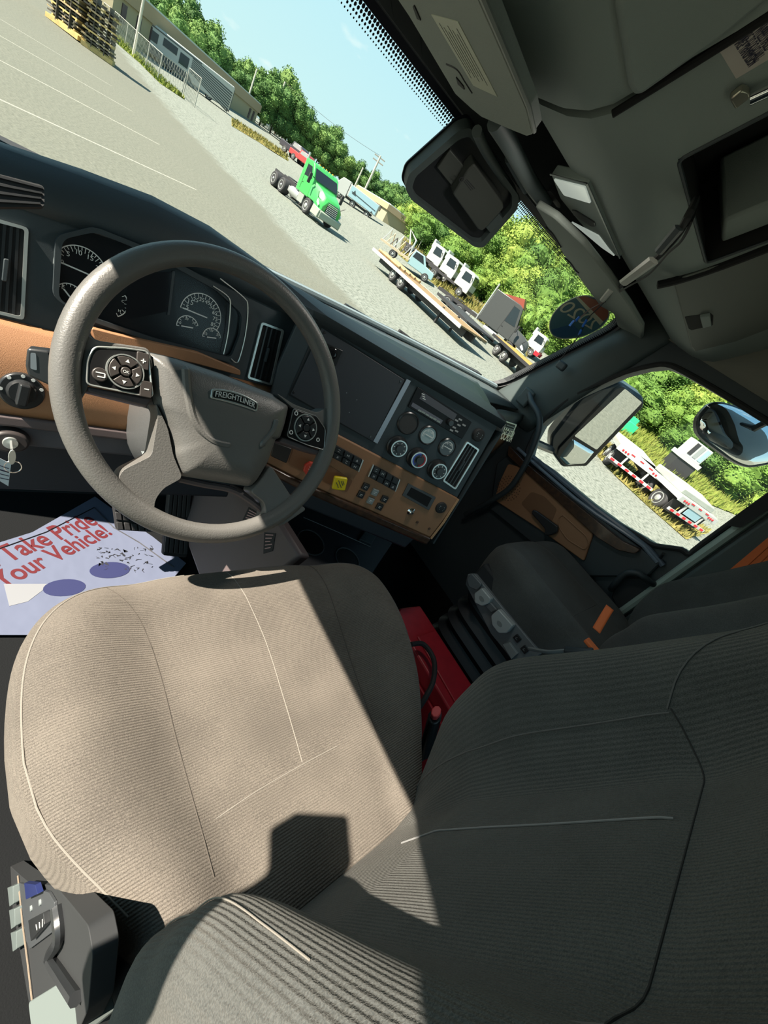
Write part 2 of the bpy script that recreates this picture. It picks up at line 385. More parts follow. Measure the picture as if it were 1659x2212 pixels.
# right side wall with the door window hole; door panel parts
XD = 1.03
win_px = [(1469, 1183), (1413, 1175), (1383, 1157), (1338, 1131), (1279, 1088), (1189, 1014), (1144, 984), (1152, 952), (1171, 917), (1212, 879), (1249, 853), (1300, 830), (1350, 808), (1400, 795), (1440, 791), (1480, 808), (1570, 860), (1659, 915)]
inner = []
for q in win_px: p = hX(*q, XD); inner.append((p[1], p[2]))
top = inner[-1]; inner += [(.10, top[1]+.005), (.085, top[1]-.01), (.07, 2.85), (.068, 2.5), (.066, 2.44)]
I, O = radial(inner, (-.82, 1.43, 1.165, 3.36))
O = [(min(q[0], Yw(1.03, q[1])-.004) if q[1] > 2.3 else q[0], q[1]) for q in O]
FD = Fr((XD, 0, 0), (0, 1, 0), (0, 0, 1))
d1 = MB(); n = len(I)
V = lambda q, x: (x, q[0], q[1])
d1.add([V(q, XD) for q in I]+[V(q, XD) for q in O]+[V(q, XD+.06) for q in I]+[V(q, XD+.06) for q in O],
       [f for i in range(n) for f in ((i, (i+1) % n, n+(i+1) % n, n+i), (2*n+i, 2*n+(i+1) % n, 3*n+(i+1) % n, 3*n+i), (i, 2*n+i, 2*n+(i+1) % n, (i+1) % n))])
struct('wall_right', d1, BLK, 'passenger side cab wall around the door window')
# window seal and pale door frame
def wtube(pts, x, r, name, m, parent=None, **k):
    return MB().tube(spl([(x, a, b) for a, b in pts], 3, True), r, 8, True).build(name, m, parent, smooth=True, **k)
cI = np.mean(inner, 0)
door = empty('door_1', (XD, .4, 1.9), kind='structure', label='passenger door with tan insert, dark wood strip and side window')
wtube([tuple(cI+(np.array(q)-cI)*1.015) for q in inner], XD-.006, .010, 'window_seal', RUB, door)
wg = MB(); wg.add([V(q, XD+.03) for q in inner], [tuple(range(len(inner)))])
struct('window_2', wg, GLS, 'side glass of the passenger door', fix=False)
def FDp(pts, d=0.): return [FD.px(x, y, d) for x, y in pts]
# FD.n points +X; inner side is negative d
PT_ = MB().plate(FD, rnd(FDp([(1075, 1000), (1060, 1100), (1240, 1245), (1400, 1245), (1430, 1215), (1393, 1190), (1141, 1001), (1110, 975)], -.02), .01), 0, -.03)
PT_.build('lower_door_panel', BLK, door, bev=.006)
MB().plate(FD, rnd(FDp([(1098, 1002), (1128, 1010), (1282, 1153), (1262, 1213), (1165, 1143), (1068, 1080), (1080, 1040)], -.04), .012), -.028, -.045).build('tan_insert', TAN, door, bev=.004)
rp = rnd(FDp([(1148, 1062), (1175, 1072), (1203, 1100), (1188, 1135), (1165, 1128), (1125, 1088)], -.047), .012)
MB().plate(FD, rp, -.044, -.047).build('handle_recess', mat('tan_recess', (.20, .095, .045), .6), door)
rp2 = rnd(FDp([(1206, 1120), (1215, 1112), (1268, 1160), (1272, 1178), (1262, 1188), (1225, 1165), (1208, 1140)], -.047), .02)
MB().tube(spl([FD.p(a, b, -.047) for a, b in rp2], 2, True), .003, 6, True).build('pocket_rim', TAN, door, smooth=True)
hb = MB().plate(FD, rnd(FDp([(1151, 1101), (1160, 1104), (1206, 1137), (1204, 1150), (1188, 1157), (1176, 1156), (1178, 1143), (1148, 1108)], -.07), .008), -.055, -.075)
hb.build('door_handle', BLK2, door, bev=.004)
wt = MB().plate(FD, rnd(FDp([(1100, 962), (1141, 1003), (1200, 1052), (1300, 1132), (1345, 1168), (1385, 1187), (1372, 1196), (1335, 1188), (1290, 1160), (1225, 1100), (1140, 1022), (1098, 985)], -.05), .01), -.025, -.06)
wt.build('wood_strip', WOOD, door, bev=.006)
MB().tube([FD.p(*FD.px(x, y, -.03), -.03) for x, y in ((1118, 968), (1144, 992), (1190, 1032), (1240, 1075), (1290, 1112), (1345, 1148), (1388, 1178), (1420, 1215))], .008, 8).build('sill_seal', mat('blue_grey_sill', (.16, .20, .25), .3), door, smooth=True)
MB().tube([FD.p(*FD.px(x, y, -.02), -.02) for x, y in ((1148, 985), (1192, 1020), (1240, 1060), (1283, 1096), (1340, 1138), (1400, 1185), (1432, 1222))], .011, 8).build('sill_seal', mat('blue_grey_ledge', (.10, .13, .17), .35), door, smooth=True)
sg = MB(); cc = np.array(FD.px(1098, 1055, -.046)); k = 0
for r in (.012, .024, .036, .048, .058):
    m_ = int(r*420)
    for j in range(m_):
        a = 2*pi*j/m_; sg.plate(FD, circ((cc[0]+r*cos(a), cc[1]+r*sin(a)), .0032, 6), -.044, -.0458)
sg.build('speaker_grille', mat('brown_perforation', (.12, .055, .03), .6), door)
hp = [FD.p(*FD.px(x, y, d), d) for x, y, d in ((1320, 1272, -.02), (1328, 1262, -.06), (1350, 1240, -.07), (1375, 1238, -.07), (1395, 1250, -.06), (1412, 1262, -.02))]
MB().tube(spl(hp, 5), .013, 10).build('pull_handle', BLK, door, smooth=True)
MB().plate(FD, FDp([(1322, 1290), (1330, 1250), (1395, 1248), (1415, 1262), (1340, 1330)], -.02), -.001, -.02).build('handle_pocket', DARK, door, bev=.004)
MB().cyl(FD.p(*FD.px(1425, 1205, -.03), -.02), FD.p(*FD.px(1433, 1196, -.05), -.05), .006).build('lock_pin', BLK2, door)
# B pillar trim and weather strip
MB().tube([(XD-.012, .035, 2.10), (XD-.012, .035, 2.9)], .017, 8).build('door_edge_strip', mat('pale_green_paint_edge', (.34, .42, .38), .35), door, smooth=True)
tr = MB(); tr.box((XD-.02, -.20, 2.5), (.04, .42, .86)); struct('trim_2', tr, CHAR, 'dark pillar panel behind the passenger door window', bev=.01)
tr = MB().plate(FD, rnd(FDp([(1569, 1135), (1600, 1105), (1700, 1040), (1700, 1075), (1600, 1140)], -.045), .006), -.04, -.046); tr.build('pillar_recess', DARK, None); tag(bpy.data.objects['pillar_recess'], 'dark recess for the belt guide on the passenger pillar', None, None, 'structure'); bpy.data.objects['pillar_recess'].name = 'trim_3'
# upper side panel (headliner return) above the door
us = MB(); rows = []
for t in np.linspace(0, 1, 9):
    a = t*pi/2; rows.append([(XD-.005-.22*(1-cos(a)), y, 2.955+.36*sin(a)) for y in np.linspace(-.8, .78, 8)])
us.grid(rows); struct('trim_4', us, mat('beige_grey_headliner', (.20, .195, .165), .85, bump=(400., .3, .0006)), 'beige grey headliner panel curving over the passenger door', smooth=True, solid=.01)
# A pillar cover
ap = MB(); rows = []
for t in np.linspace(0, 1, 12):
    z = 2.36+.66*t; yb = Yw(1.03, z); dy = .30-.16*t
    rows.append([(1.028-.030*sin(s*pi), yb-.006-dy*s, z) for s in np.linspace(0, 1, 10)])
ap.grid(rows); struct('trim_1', ap, CHAR, 'grey green pillar cover between windshield and passenger window', smooth=True, solid=.006)
PC = np.array([.965, 0, 0])
def pX(x, y, X_): return hX(x, y, X_)
tg = MB().tube(spl([pX(1143, 845, .985), pX(1148, 868, .95), pX(1163, 895, .93), pX(1165, 925, .925), pX(1152, 965, .925), pX(1128, 1015, .93), pX(1100, 1055, .94), pX(1060, 1082, .95), pX(1005, 1112, .97)], 6), .0135, 10)
gh = empty('grab_handle', tuple(pX(1143, 845, .985)), label='long curved black grab handle running down the pillar beside the passenger window', cat='handle')
tg.build('grip', BLK, gh, smooth=True)
MB().box(pX(1135, 858, .975), (.02, .06, .08)).build('mount_plate', CHAR, gh, bev=.008)
# little hook on the pillar
hk = MB().box(pX(1213, 790, .955), (.022, .045, .035)); tag(hk.build('coat_hook', BLK, None, bev=.008), 'small black clip on the pillar above the passenger window', 'hook')
# ================================================================ dashboard
FC = Fr((-.5, .86, 2.37), (1, 0, 0), (0, sin(radians(18)), cos(radians(18))))      # driver side face
_a = radians(115.6); _e = np.array([sin(_a), cos(_a), 0]); _nh = np.array([cos(_a), -sin(_a), 0])
FS = Fr((-.2994, .7903, 2.3697), _e, -_nh*sin(radians(15))+np.array([0, 0, cos(radians(15))]))  # angled centre stack
dash = empty('dashboard', (-.2, 1.1, 1.9), label='black and tan truck dashboard with gauges, vents, switches and radio', cat='dashboard')
pad = MB(); rows = []
def prow(base, crest, face, low):
    b, c, f_, l = [np.array(q, float) for q in (base, crest, face, low)]
    mid = (b*.45+c*.55)+np.array([0, 0, .004])
    c2 = c*.6+f_*.4+np.array([0, 0, .010])
    return [b+np.array([0, 0, -.05]), b, mid, c, c2, f_, l]
def fc(x, t): p = FC.p(x+.5, t, .0); return p
st = []
for x, cy, cz, ft in ((-1.04, .93, 2.470, .085), (-.93, .945, 2.477, .088), (-.81, .95, 2.484, .092), (-.72, .95, 2.500, .100), (-.62, .95, 2.513, .108), (-.52, .95, 2.512, .108), (-.44, .945, 2.500, .104), (-.36, .93, 2.488, .100)):
    st.append(prow((x, Yw(x, 2.4)-.01, 2.415), (x, cy, cz), fc(x, ft), fc(x, ft-.03)))
for s_, cx, cy, bx in ((.0, -.25, .888, -.22), (.1, -.17, .86, -.10), (.2, -.075, .835, .02), (.3, .03, .80, .16), (.4, .125, .765, .34), (.48, .20, .72, .55), (.53, .235, .665, .75), (.558, .215, .60, .85)):
    st.append(prow((bx, Yw(bx, 2.4)-.01, 2.405), (cx, cy, 2.482-.01*s_), FS.p(s_, .118, .012), FS.p(s_, .098, .004)))
pad.grid(st); pad.build('dash_pad', BLK, dash, smooth=True, solid=.006)
# windshield base seal and the outer ledge
wb = [(x, Yw(x, 2.40)-.03, 2.425) for x in np.linspace(-1.0, .97, 24)]
MB().tube(wb, .011, 8).build('windshield_seal', mat('pale_blue_grey_seal', (.20, .26, .28), .35), dash, smooth=True)
# passenger side top panel from the stack corner to the door
C1 = FS.p(.575, .105); C2 = FS.p(.575, -.13); C3 = FS.p(.575, -.30)
q1 = [FS.p(.560, .10, .0), np.array([.30, .72, 2.445]), np.array([.55, .86, 2.43]), np.array([1.0, .98, 2.41])]
tp = MB(); tp.grid([[p for p in spl(q1, 4)], [(.25+.75*i/12, Yw(.5, 2.4)-.02, 2.41) for i in range(13)]])
tp.build('passenger_top_panel', CHAR, dash, smooth=True, solid=.006)
sf = spl([FS.p(.575, .09, -.005), np.array([.42, .73, 2.42]), np.array([.66, .84, 2.405]), np.array([1.0, .93, 2.39])], 5)
def low(p, dz, dy=0.): q = np.array(p).copy(); q[2] -= dz; q[1] += dy; return q
MB().grid([[low(p, -.02, .01) for p in sf], [low(p, .0) for p in sf], [low(p, .05) for p in sf], [low(p, .09) for p in sf]]).build('passenger_dark_band', CHAR, dash, smooth=True, solid=.006)
MB().grid([[low(p, .085, -.004) for p in sf], [low(p, .17, -.004) for p in sf], [low(p, .30, .03) for p in sf], [low(p, .34, .10) for p in sf]]).build('passenger_tan_panel', TAN, dash, smooth=True, solid=.006)
MB().grid([[low(p, .33, .10) for p in sf], [low(p, .6, .3) for p in sf]]).build('passenger_kick_panel', DARK, dash, smooth=True, solid=.006)
# --- faces
f1 = MB(); f1.plate(FC, [(-.56, -.115), (.198, -.13), (.235, .10), (-.56, .09)], -.02, 0.); f1.build('driver_face_panel', BLK, dash)
f2 = MB(); f2.plate(FS, FS.pp([(655, 657), (640, 700), (600, 790), (575, 895), (640, 925), (730, 940), (860, 1008), (988, 1076), (1076, 920), (1060, 890), (870, 772)]), -.03, 0.); f2.build('stack_face_panel', BLK, dash, bev=.003)
tn = MB().plate(FS, FS.pp([(560, 930), (640, 922), (730, 938), (860, 1006), (989, 1076), (955, 1125), (928, 1160), (800, 1102), (690, 1056), (620, 1022), (548, 985)]), -.05, .005); tn.build('stack_tan_panel', TAN, dash, bev=.004)
wd_ = MB().plate(FS, FS.pp([(548, 984), (620, 1022), (690, 1056), (800, 1102), (928, 1159), (918, 1173), (790, 1118), (680, 1070), (610, 1036), (545, 1000)]), -.06, .016); wd_.build('stack_wood_strip', WOOD, dash, bev=.006)
MB().tube([FS.p(*FS.px(x, y), .004) for x, y in ((989, 1077), (957, 1127), (930, 1162))], .004, 6).build('stack_corner_edge', mat('tan_edge', (.42, .25, .13), .5), dash, smooth=True)
# right return side of the stack
rs = MB(); rs.add([FS.p(.572, .09, 0), FS.p(.572, -.30, 0), FS.p(.50, -.36, -.30), FS.p(.56, .06, -.30)], [(0, 1, 2, 3)]); rs.build('stack_side_panel', BLK, dash, solid=.006)
# lower dark body
lb = MB()
lb.plate(FS, [(-.05, -.26), (.53, -.30), (.51, -.36), (-.05, -.33)], -.30, -.03); lb.build('lower_console_body', mat('blue_black_plastic', (.026, .028, .036), .5, bump=G), dash, bev=.006)
lk = MB(); lk.plate(FC, [(-.56, -.24), (.16, -.24), (.16, -.42), (-.56, -.42)], -.10, -.05); lk.build('knee_panel', mat('blue_black_knee', (.026, .027, .036), .55), dash, bev=.006)
# driver tan trim (bulges toward the driver) around the column
tt = MB(); rows = []
for t, d in ((-.098, .0), (-.108, .012), (-.16, .03), (-.225, .034), (-.245, .026)):
    rows.append([FC.p(x, t, d) for x in np.linspace(-.56, .19, 16)])
tt.grid(rows); tt.build('driver_tan_trim', TAN, dash, smooth=True, solid=.005)
ms = MB().plate(FC, [(-.56, -.243), (.19, -.243), (.19, -.262), (-.56, -.262)], -.03, .036); ms.build('lower_trim_strip', MAUV, dash, bev=.004)
kp = MB().plate(FC, [(-.56, -.262), (.10, -.262), (.10, -.30), (-.56, -.30)], -.05, .02); kp.build('knee_ledge', mat('grey_blue_plastic', (.085, .082, .095), .5, bump=G), dash, bev=.005)
lt = MB().plate(FC.off(.03), rnd(FC.off(.03).pp([(196, 708), (250, 722), (430, 762), (520, 800), (520, 812), (420, 785), (240, 745), (205, 735)]), .005), -.04, 0.)
lt.build('cluster_tan_lip', TAN, dash, bev=.002)
# --- gauge cluster
FG = FC.off(-.028)
hood_o = rnd(FC.pp([(112, 640), (118, 508), (200, 488), (330, 540), (470, 615), (530, 668), (527, 720), (500, 782), (330, 738), (190, 690)], 0), .012)
hood_i = rnd(FC.pp([(124, 645), (132, 516), (202, 500), (330, 552), (462, 625), (518, 676), (514, 720), (494, 770), (330, 728), (196, 682)], 0), .012)
cl = MB(); m_ = min(len(hood_o), len(hood_i)); cl.ring(FC, hood_o[:m_], hood_i[:m_], -.03, .012); co = cl.build('cluster_hood', BLK, dash, smooth=True)
gf = MB().plate(FC, [tuple(np.mean(hood_o, 0)+(np.array(q)-np.mean(hood_o, 0))*.99) for q in hood_o], .0005, .002)
gp = gf.build('gauge_face', mat('gauge_black', (.008, .009, .011), .25), dash)
FG = FC.off(.0025)
def rpx(fr, c, r): a = np.array(fr.px(*c)); b = np.array(fr.px(c[0]+r*.8, c[1]+r*.6)); return float(np.linalg.norm(a-b))
def dial(fr, cpx, r, a0, a1, nt_, labels, parent, name='gauge', needle=None, d=.0006, w=.0016, ls=.010, col=None):
    c = fr.px(*cpx); m = col or WHT
    g = MB(); A0, A1 = radians(a0), radians(a1); o_ = circ(c, r, 40, A0, A1); i_ = circ(c, r-w, 40, A0, A1)
    g.add([fr.p(*q, d) for q in o_]+[fr.p(*q, d) for q in i_], [(i, i+1, 40+i+1, 40+i) for i in range(39)])
    for k in range(nt_+1):
        a = A0+(A1-A0)*k/nt_; l = .14 if k % 2 else .22
        strokes(g, fr, [(c[0]+r*.97*cos(a), c[1]+r*.97*sin(a), c[0]+r*(.97-l)*cos(a), c[1]+r*(.97-l)*sin(a))], .0009, d)
    if needle is not None: a, l0, l1 = needle; a = radians(a); strokes(g, fr, [(c[0]+l0*cos(a), c[1]+l0*sin(a), c[0]+l1*cos(a), c[1]+l1*sin(a))], .0022, d+.001)
    go = g.build(name, m, parent, fix=False)
    k = len(labels)
    for i, s in enumerate(labels):
        a = A0+(A1-A0)*(i+.35)/(k-.3); rr = r*.70; ww = ls*len(s)*.62
        x, y = c[0]+rr*cos(a), c[1]+rr*sin(a)-ls*.4
        text('numeral', s, fr, (x-ww/2, y), (x+ww/2, y), m, go, d=d, ext=.0002)
    return go
r1 = rpx(FG, (434, 676), 46)
dial(FG, (176, 586), .037, 185, 20, 20, ['0', '5', '10', '15', '20'], gp, needle=(-5, -.034, .01), ls=.0062)
dial(FG, (434, 681), .040, 178, -28, 18, ['5', '15', '25', '35', '45', '55', '65', '75', '85'], gp, needle=(-3, -.036, .012), ls=.0075)
dial(FG, (150, 640), .020, 160, 20, 8, ['E', 'F'], gp, needle=(-45, -.012, .016), ls=.006)
dial(FG, (240, 650), .026, 40, -60, 6, ['C', 'H'], gp, ls=.006)
dial(FG, (405, 706), .021, 190, 25, 8, ['0', '20', '30'], gp, needle=(8, -.012, .010), ls=.005)
dial(FG, (457, 729), .019, 190, 15, 10, ['10', '20', '30'], gp, needle=(10, -.010, .009), ls=.0045)
MB().plate(FG, FG.pp([(278, 590), (374, 588), (366, 672), (270, 690)]), 0, .0012).build('display_screen', mat('screen_black', (.012, .013, .016), .08), gp)
MB().plate(FG, FG.pp([(372, 585), (378, 585), (366, 680), (361, 680)]), 0, .002).build('screen_edge', mat('dark_trim', (.05, .055, .06), .4), gp)
eg = MB().tube(spl([FC.p(*FC.px(x, y), .013) for x, y in ((455, 616), (488, 640), (492, 665), (487, 720), (478, 762))], 5), .0012, 6); eg.build('cluster_edge', SIL, dash, smooth=True)
eg = MB().tube(spl([FC.p(*FC.px(x, y), .013) for x, y in ((470, 600), (520, 640), (530, 662), (525, 720), (512, 772), (504, 780), (494, 772))], 5), .0012, 6); eg.build('cluster_edge', SIL, dash, smooth=True)
lens = MB().add([FC.p(*(np.mean(hood_o, 0)+(np.array(q)-np.mean(hood_o, 0))*.97), .0098) for q in hood_o], [tuple(range(len(hood_o)))]).build('gauge_lens', glass('gauge_lens_glass', refl=.03), dash, fix=False)
# --- air vents
def vent(fr, quad, parent, k=3, name='air_vent', bw=.0045, round_=.006, slats=True):
    q = np.array([fr.px(*p, .004) for p in quad]); c = q.mean(0)
    def ins(d): 
        o = []
        for p in q:
            v = p-c; o.append(tuple(c+v*(1-d/np.abs(v).clip(.005))))
        return o
    o_ = rnd(ins(0), round_, 3); i_ = rnd(ins(bw), round_*.6, 3)
    fo = MB().ring(fr, o_, i_, -.004, .005).build(name, SIL, parent, smooth=True)
    MB().plate(fr, i_, .0005, .0012).build('vent_cavity', mat('vent_black', (.003, .003, .004), .8), fo)
    if slats:
        a, b, c_, d_ = [np.array(p) for p in ins(bw)]
        for j in range(1, k+1):
            t = j/(k+1); p0 = a+(b-a)*t; p1 = d_+(c_-d_)*t; u = nrm(p1-p0); w = np.array([-u[1], u[0]])*.0018
            MB().plate(fr, [tuple(p0-w), tuple(p1-w), tuple(p1+w), tuple(p0+w)], -.004, .0025).build('slat', BLK2, fo)
        m = (a+b+c_+d_)/4; u = nrm(d_-a); w = nrm(b-a)
        MB().plate(fr, rnd([tuple(m-u*.016-w*.003), tuple(m-u*.016+w*.003), tuple(m+u*.016+w*.003), tuple(m+u*.016-w*.003)], .002), .002, .009).build('vent_tab', BLK, fo, bev=.001)
    return fo
vent(FC, [(565, 695), (614, 713), (587, 833), (534, 817)], dash)
vent(FC, [(-28, 466), (62, 492), (52, 692), (-45, 668)], dash, k=4)
vent(FS, [(1009, 953), (1036, 971), (984, 1058), (956, 1039)], dash)
FT = Fr((.40, .725, 2.40), (.90, .43, 0), (0.05, .35, .93))
FT = Fr(hY(1098, 925, .72), (.86, .30, 0.), (0, .3, .95))
sv_ = MB().plate(FT, FT.pp([(1089, 908), (1115, 916), (1104, 944), (1082, 936)]), 0, .004).build('air_vent', SIL, dash, bev=.001)
MB().plate(FT, FT.pp([(1091.5, 911.5), (1111, 917.5), (1102, 940), (1085, 934)]), .004, .0045).build('vent_cavity', mat('vent_black', (.003, .003, .004), .8), sv_)
for i in range(4):
    y_ = 916.5+i*5; MB().plate(FT, FT.pp([(1090.5-i*1.5, y_-1), (1110-i*2.2, y_+5.5), (1110-i*2.2, y_+7.5), (1090.5-i*1.5, y_+1)]), .004, .007).build('slat', GRYD, sv_)
# defroster outlet on the far left of the pad
dv = Fr(hZ(40, 415, 2.475), (1, 0, 0), (0, .80, .6)); db = MB()
for i in range(4): db.plate(dv, dv.pp([(-10, 380+i*18), (92-i*2, 408+i*11), (93-i*2, 412+i*11), (-10, 386+i*18)]), .0, .004)
db.build('defroster_slats', BLK2, dash)
MB().plate(dv, rnd(dv.pp([(-14, 374), (95, 402), (96, 448), (-14, 448)]), .006), -.004, .001).build('defroster_outlet', DARK, dash)
# --- headlight switch, ignition, left details
FL = FC.off(.036)
hs = MB(); c = np.array(FL.px(47, 845)); rr = rpx(FL, (47, 845), 52); hs.plate(FL, circ(c, rr, 40), -.02, .004, .003)
h1 = hs.build('headlight_switch', BLK2, dash, smooth=True, bev=.002)
MB().plate(FL, circ(c, rr*.62, 32), .004, .012, .003).build('switch_dial', BLK2, h1, smooth=True)
u = np.array([.12, 1.]); u = u/np.linalg.norm(u); w = np.array([u[1], -u[0]])
MB().plate(FL, rnd([tuple(c-u*rr*.55-w*.007), tuple(c-u*rr*.55+w*.007), tuple(c+u*rr*.55+w*.007), tuple(c+u*rr*.55-w*.007)], .003), .01, .028).build('switch_knob', BLK2, h1, bev=.003)
mk = MB(); 
for a in (20, 60, 90, 130, 180): mk.plate(FL, circ(c+np.array([cos(radians(a)), sin(radians(a))])*rr*.80, .0028, 8), .004, .0046)
mk.build('switch_symbol', WHT, h1)
c = np.array(FL.px(22, 954)); ig = MB().plate(FL, circ(c, .030, 32, ry=.024), -.03, .006, .006).build('ignition_housing', mat('brown_black_plastic', (.045, .038, .038), .45), dash, smooth=True, bev=.003)
MB().plate(FL, circ(c, .0105, 24), .006, .009, .001).build('ignition_lock', SIL, ig, smooth=True)
key = empty('ignition_key', tuple(FL.p(c[0], c[1], .03)), label='ignition key with a white paper tag hanging from the lock beside the steering wheel', cat='key')
kf = Fr(FL.p(c[0], c[1], .045), (1, 0, 0), (0, .2, 1)); MB().box(FL.p(c[0], c[1], .02), (.0025, .022, .006)).build('blade', SIL, key)
MB().plate(kf, circ((0.0, -.010), .005, 16, ry=.014), -.0012, .0012).build('key_head', SIL, key, bev=.0005)
MB().tube([kf.p(.002+.011*cos(t), -.028+.011*sin(t), 0) for t in np.linspace(0, 2*pi, 20, endpoint=False)], .0009, 6, True).build('key_ring', CHR, key, smooth=True)
tg_ = MB().plate(kf, kf.pp([(0, 990), (24, 1002), (18, 1050), (-22, 1026)]), -.0004, .0004).build('paper_tag', mat('white_card', (.62, .68, .72), .7), key)
tm = MB(); 
for i in range(4): a = kf.px(-4, 1004+i*9); b = kf.px(19, 1012+i*8); strokes(tm, kf, [(*a, *b)], .0012 if i != 1 else .002, .0006)
tm.build('tag_writing', mat('ink', (.03, .03, .06), .6), key)
# --- blank screen panel
FSp = FS.off(.001)
rc = MB().plate(FS, rnd(FS.pp([(689, 698), (883, 824), (811, 958), (622, 853)]), .004), .0, .0012); rc.build('screen_recess', DARK, dash)
bp = MB().plate(FS, rnd(FS.pp([(695, 707), (873, 820), (805, 953), (627, 852)]), .003), .001, .004).build('blank_cover', mat('blue_black_panel', (.036, .040, .048), .5, bump=G), dash, bev=.001)
sc = MB()
for q in ((700, 718), (864, 823), (799, 942), (634, 847)): sc.plate(FS, circ(FS.px(*q), .0032, 14), .004, .0056, .0008)
sc.build('screw_heads', mat('dark_screw', (.10, .10, .10), .3, .8), bp, smooth=True)
sc = MB()
for q in ((748, 848), (770, 863), (733, 879), (754, 890)): sc.plate(FS, circ(FS.px(*q), .0012, 8), .004, .0044)
sc.build('screw_holes', GRB, bp)
cn = MB().plate(FS, FS.pp([(698, 738), (740, 757), (724, 790), (690, 772)]), .004, .007).build('connector_plate', BLK2, bp, bev=.001)
MB().lathe(FS.p(*FS.px(715, 762), .006), FS.n, [(.013, 0), (.013, .006), (.009, .009), (.006, .009)], 20).build('connector', mat('glossy_black', (.01, .01, .012), .12), cn, smooth=True)
MB().plate(FS, FS.pp([(877, 818), (886, 822), (814, 957), (805, 952)]), .001, .006).build('silver_edge_bar', mat('brushed_metal', (.33, .34, .38), .35, .6), dash)
MB().tube([FS.p(*FS.px(*q), .001) for q in ((611, 652), (640, 665), (700, 700))], .0012, 6).build('panel_seam', DARK, dash)
# --- radio
ra = MB().plate(FS, rnd(FS.pp([(901, 835), (1017, 911), (996, 947), (880, 878)]), .002), 0, .006).build('radio', mat('radio_black', (.010, .010, .011), .4, spec=.2), dash, bev=.001)
MB().plate(FS, FS.pp([(912, 846), (985, 894), (978, 907), (904, 860)]), .006, .0066).build('radio_display', mat('radio_display', (.035, .012, .012), .05), ra)
kb = MB().lathe(FS.p(*FS.px(969, 911), .006), FS.n, [(.0085, 0), (.0085, .010), (.0070, .012)], 20).build('radio_knob', BLK2, ra, smooth=True)
for i, q in enumerate(((905, 886), (913, 890), (921, 895), (929, 900), (937, 904), (945, 909), (984, 907), (992, 905), (989, 917), (979, 922), (1000, 917), (973, 928), (984, 930))):
    a = FS.px(*q); MB().plate(FS, rnd([(a[0]-.0055, a[1]-.0022), (a[0]+.0055, a[1]-.0022), (a[0]+.0055, a[1]+.0022), (a[0]-.0055, a[1]+.0022)], .0008), .006, .0072).build('radio_button', GRYD if i < 6 else mat('bright_button', (.30, .30, .30), .4), ra)
MB().plate(FS, FS.pp([(890, 868), (955, 907), (950, 915), (886, 876)]), .006, .0064).build('radio_strip', mat('radio_strip', (.09, .08, .10), .3), ra)
mw = MB(); 
for i in range(3): a = FS.px(909+i*1, 849+i*5); b = FS.px(915+i*1, 852+i*5); strokes(mw, FS, [(*a, *b)], .0018, .0067)
mw.build('radio_digit', WHT, ra)
# --- round gauges and climate knobs
def rg(q, name, r, faced, **k):
    c = FS.px(*q); o = MB().lathe(FS.p(*c, 0), FS.n, [(r*1.12, 0), (r*1.12, .003), (r, .006), (r*.95, .003), (r*.94, .003)], 32).build(name, BLK2, dash, smooth=True)
    if faced: MB().plate(FS, circ(c, r*.93, 28), .003, .0036).build('gauge_dial', faced, o)
    return o, c
rg((881, 914), 'blank_gauge_cover', .027, mat('blank_cover_brown', (.035, .030, .028), .55))
for q, fcol in (((924, 940), mat('pale_gauge_glass', (.26, .34, .35), .15)), ((965, 966), mat('dark_gauge_glass', (.035, .042, .046), .15))):
    o, c = rg(q, 'round_gauge', .024, fcol); dial(FS, q, .017, 210, -30, 8, ['0', '50', '100', '150'], o, d=.0038, ls=.005, needle=(-3, -.010, .012), name='gauge_scale')
for j, q in enumerate(((857, 964), (899.5, 988.5), (943, 1013))):
    c = FS.px(*q); r = .0245
    o = MB().lathe(FS.p(*c, 0), FS.n, [(r*1.2, 0), (r*1.2, .004), (r*1.05, .006), (r, .018), (r*.9, .021)], 32).build('climate_knob', BLK2, dash, smooth=True)
    MB().ring(FS, circ(c, r*.93, 32), circ(c, r*.80, 32), .020, .0218).build('knob_ring', SIL, o, smooth=True)
    MB().plate(FS, circ(c, r*.42, 20), .021, .026, .001).build('knob_centre', BLK2, o, smooth=True)
    if j == 1:
        MB().ring(FS, circ(c, r*.78, 16, pi*.55, pi*1.4), circ(c, r*.64, 16, pi*.55, pi*1.4), .021, .0222).build('cold_mark', mat('blue_mark', (.05, .09, .5), .4), o)
        MB().ring(FS, circ(c, r*.78, 16, -pi*.4, pi*.45), circ(c, r*.64, 16, -pi*.4, pi*.45), .021, .0222).build('hot_mark', mat('red_mark', (.5, .04, .05), .4), o)
    else:
        t_ = MB()
        for a in range(0, 360, 45): strokes(t_, FS, [(c[0]+r*.56*cos(radians(a)), c[1]+r*.56*sin(radians(a)), c[0]+r*.70*cos(radians(a)), c[1]+r*.70*sin(radians(a)))], .002, .0214)
        t_.build('knob_marks', WHT, o)
# sockets
for q in ((1032, 939), (951, 1095)):
    c = FS.px(*q); o = MB().lathe(FS.p(*c, 0), FS.n, [(.0185, 0), (.0185, .006), (.016, .010), (.004, .012)], 24).build('power_socket', RUB, dash, smooth=True)
    t_ = MB(); strokes(t_, FS, [(c[0]-.009, c[1]+.005, c[0]+.008, c[1]+.005), (c[0]-.009, c[1], c[0]+.009, c[1]), (c[0]-.007, c[1]-.005, c[0]+.008, c[1]-.005)], .0022, .011); t_.build('socket_print', GRB, o)
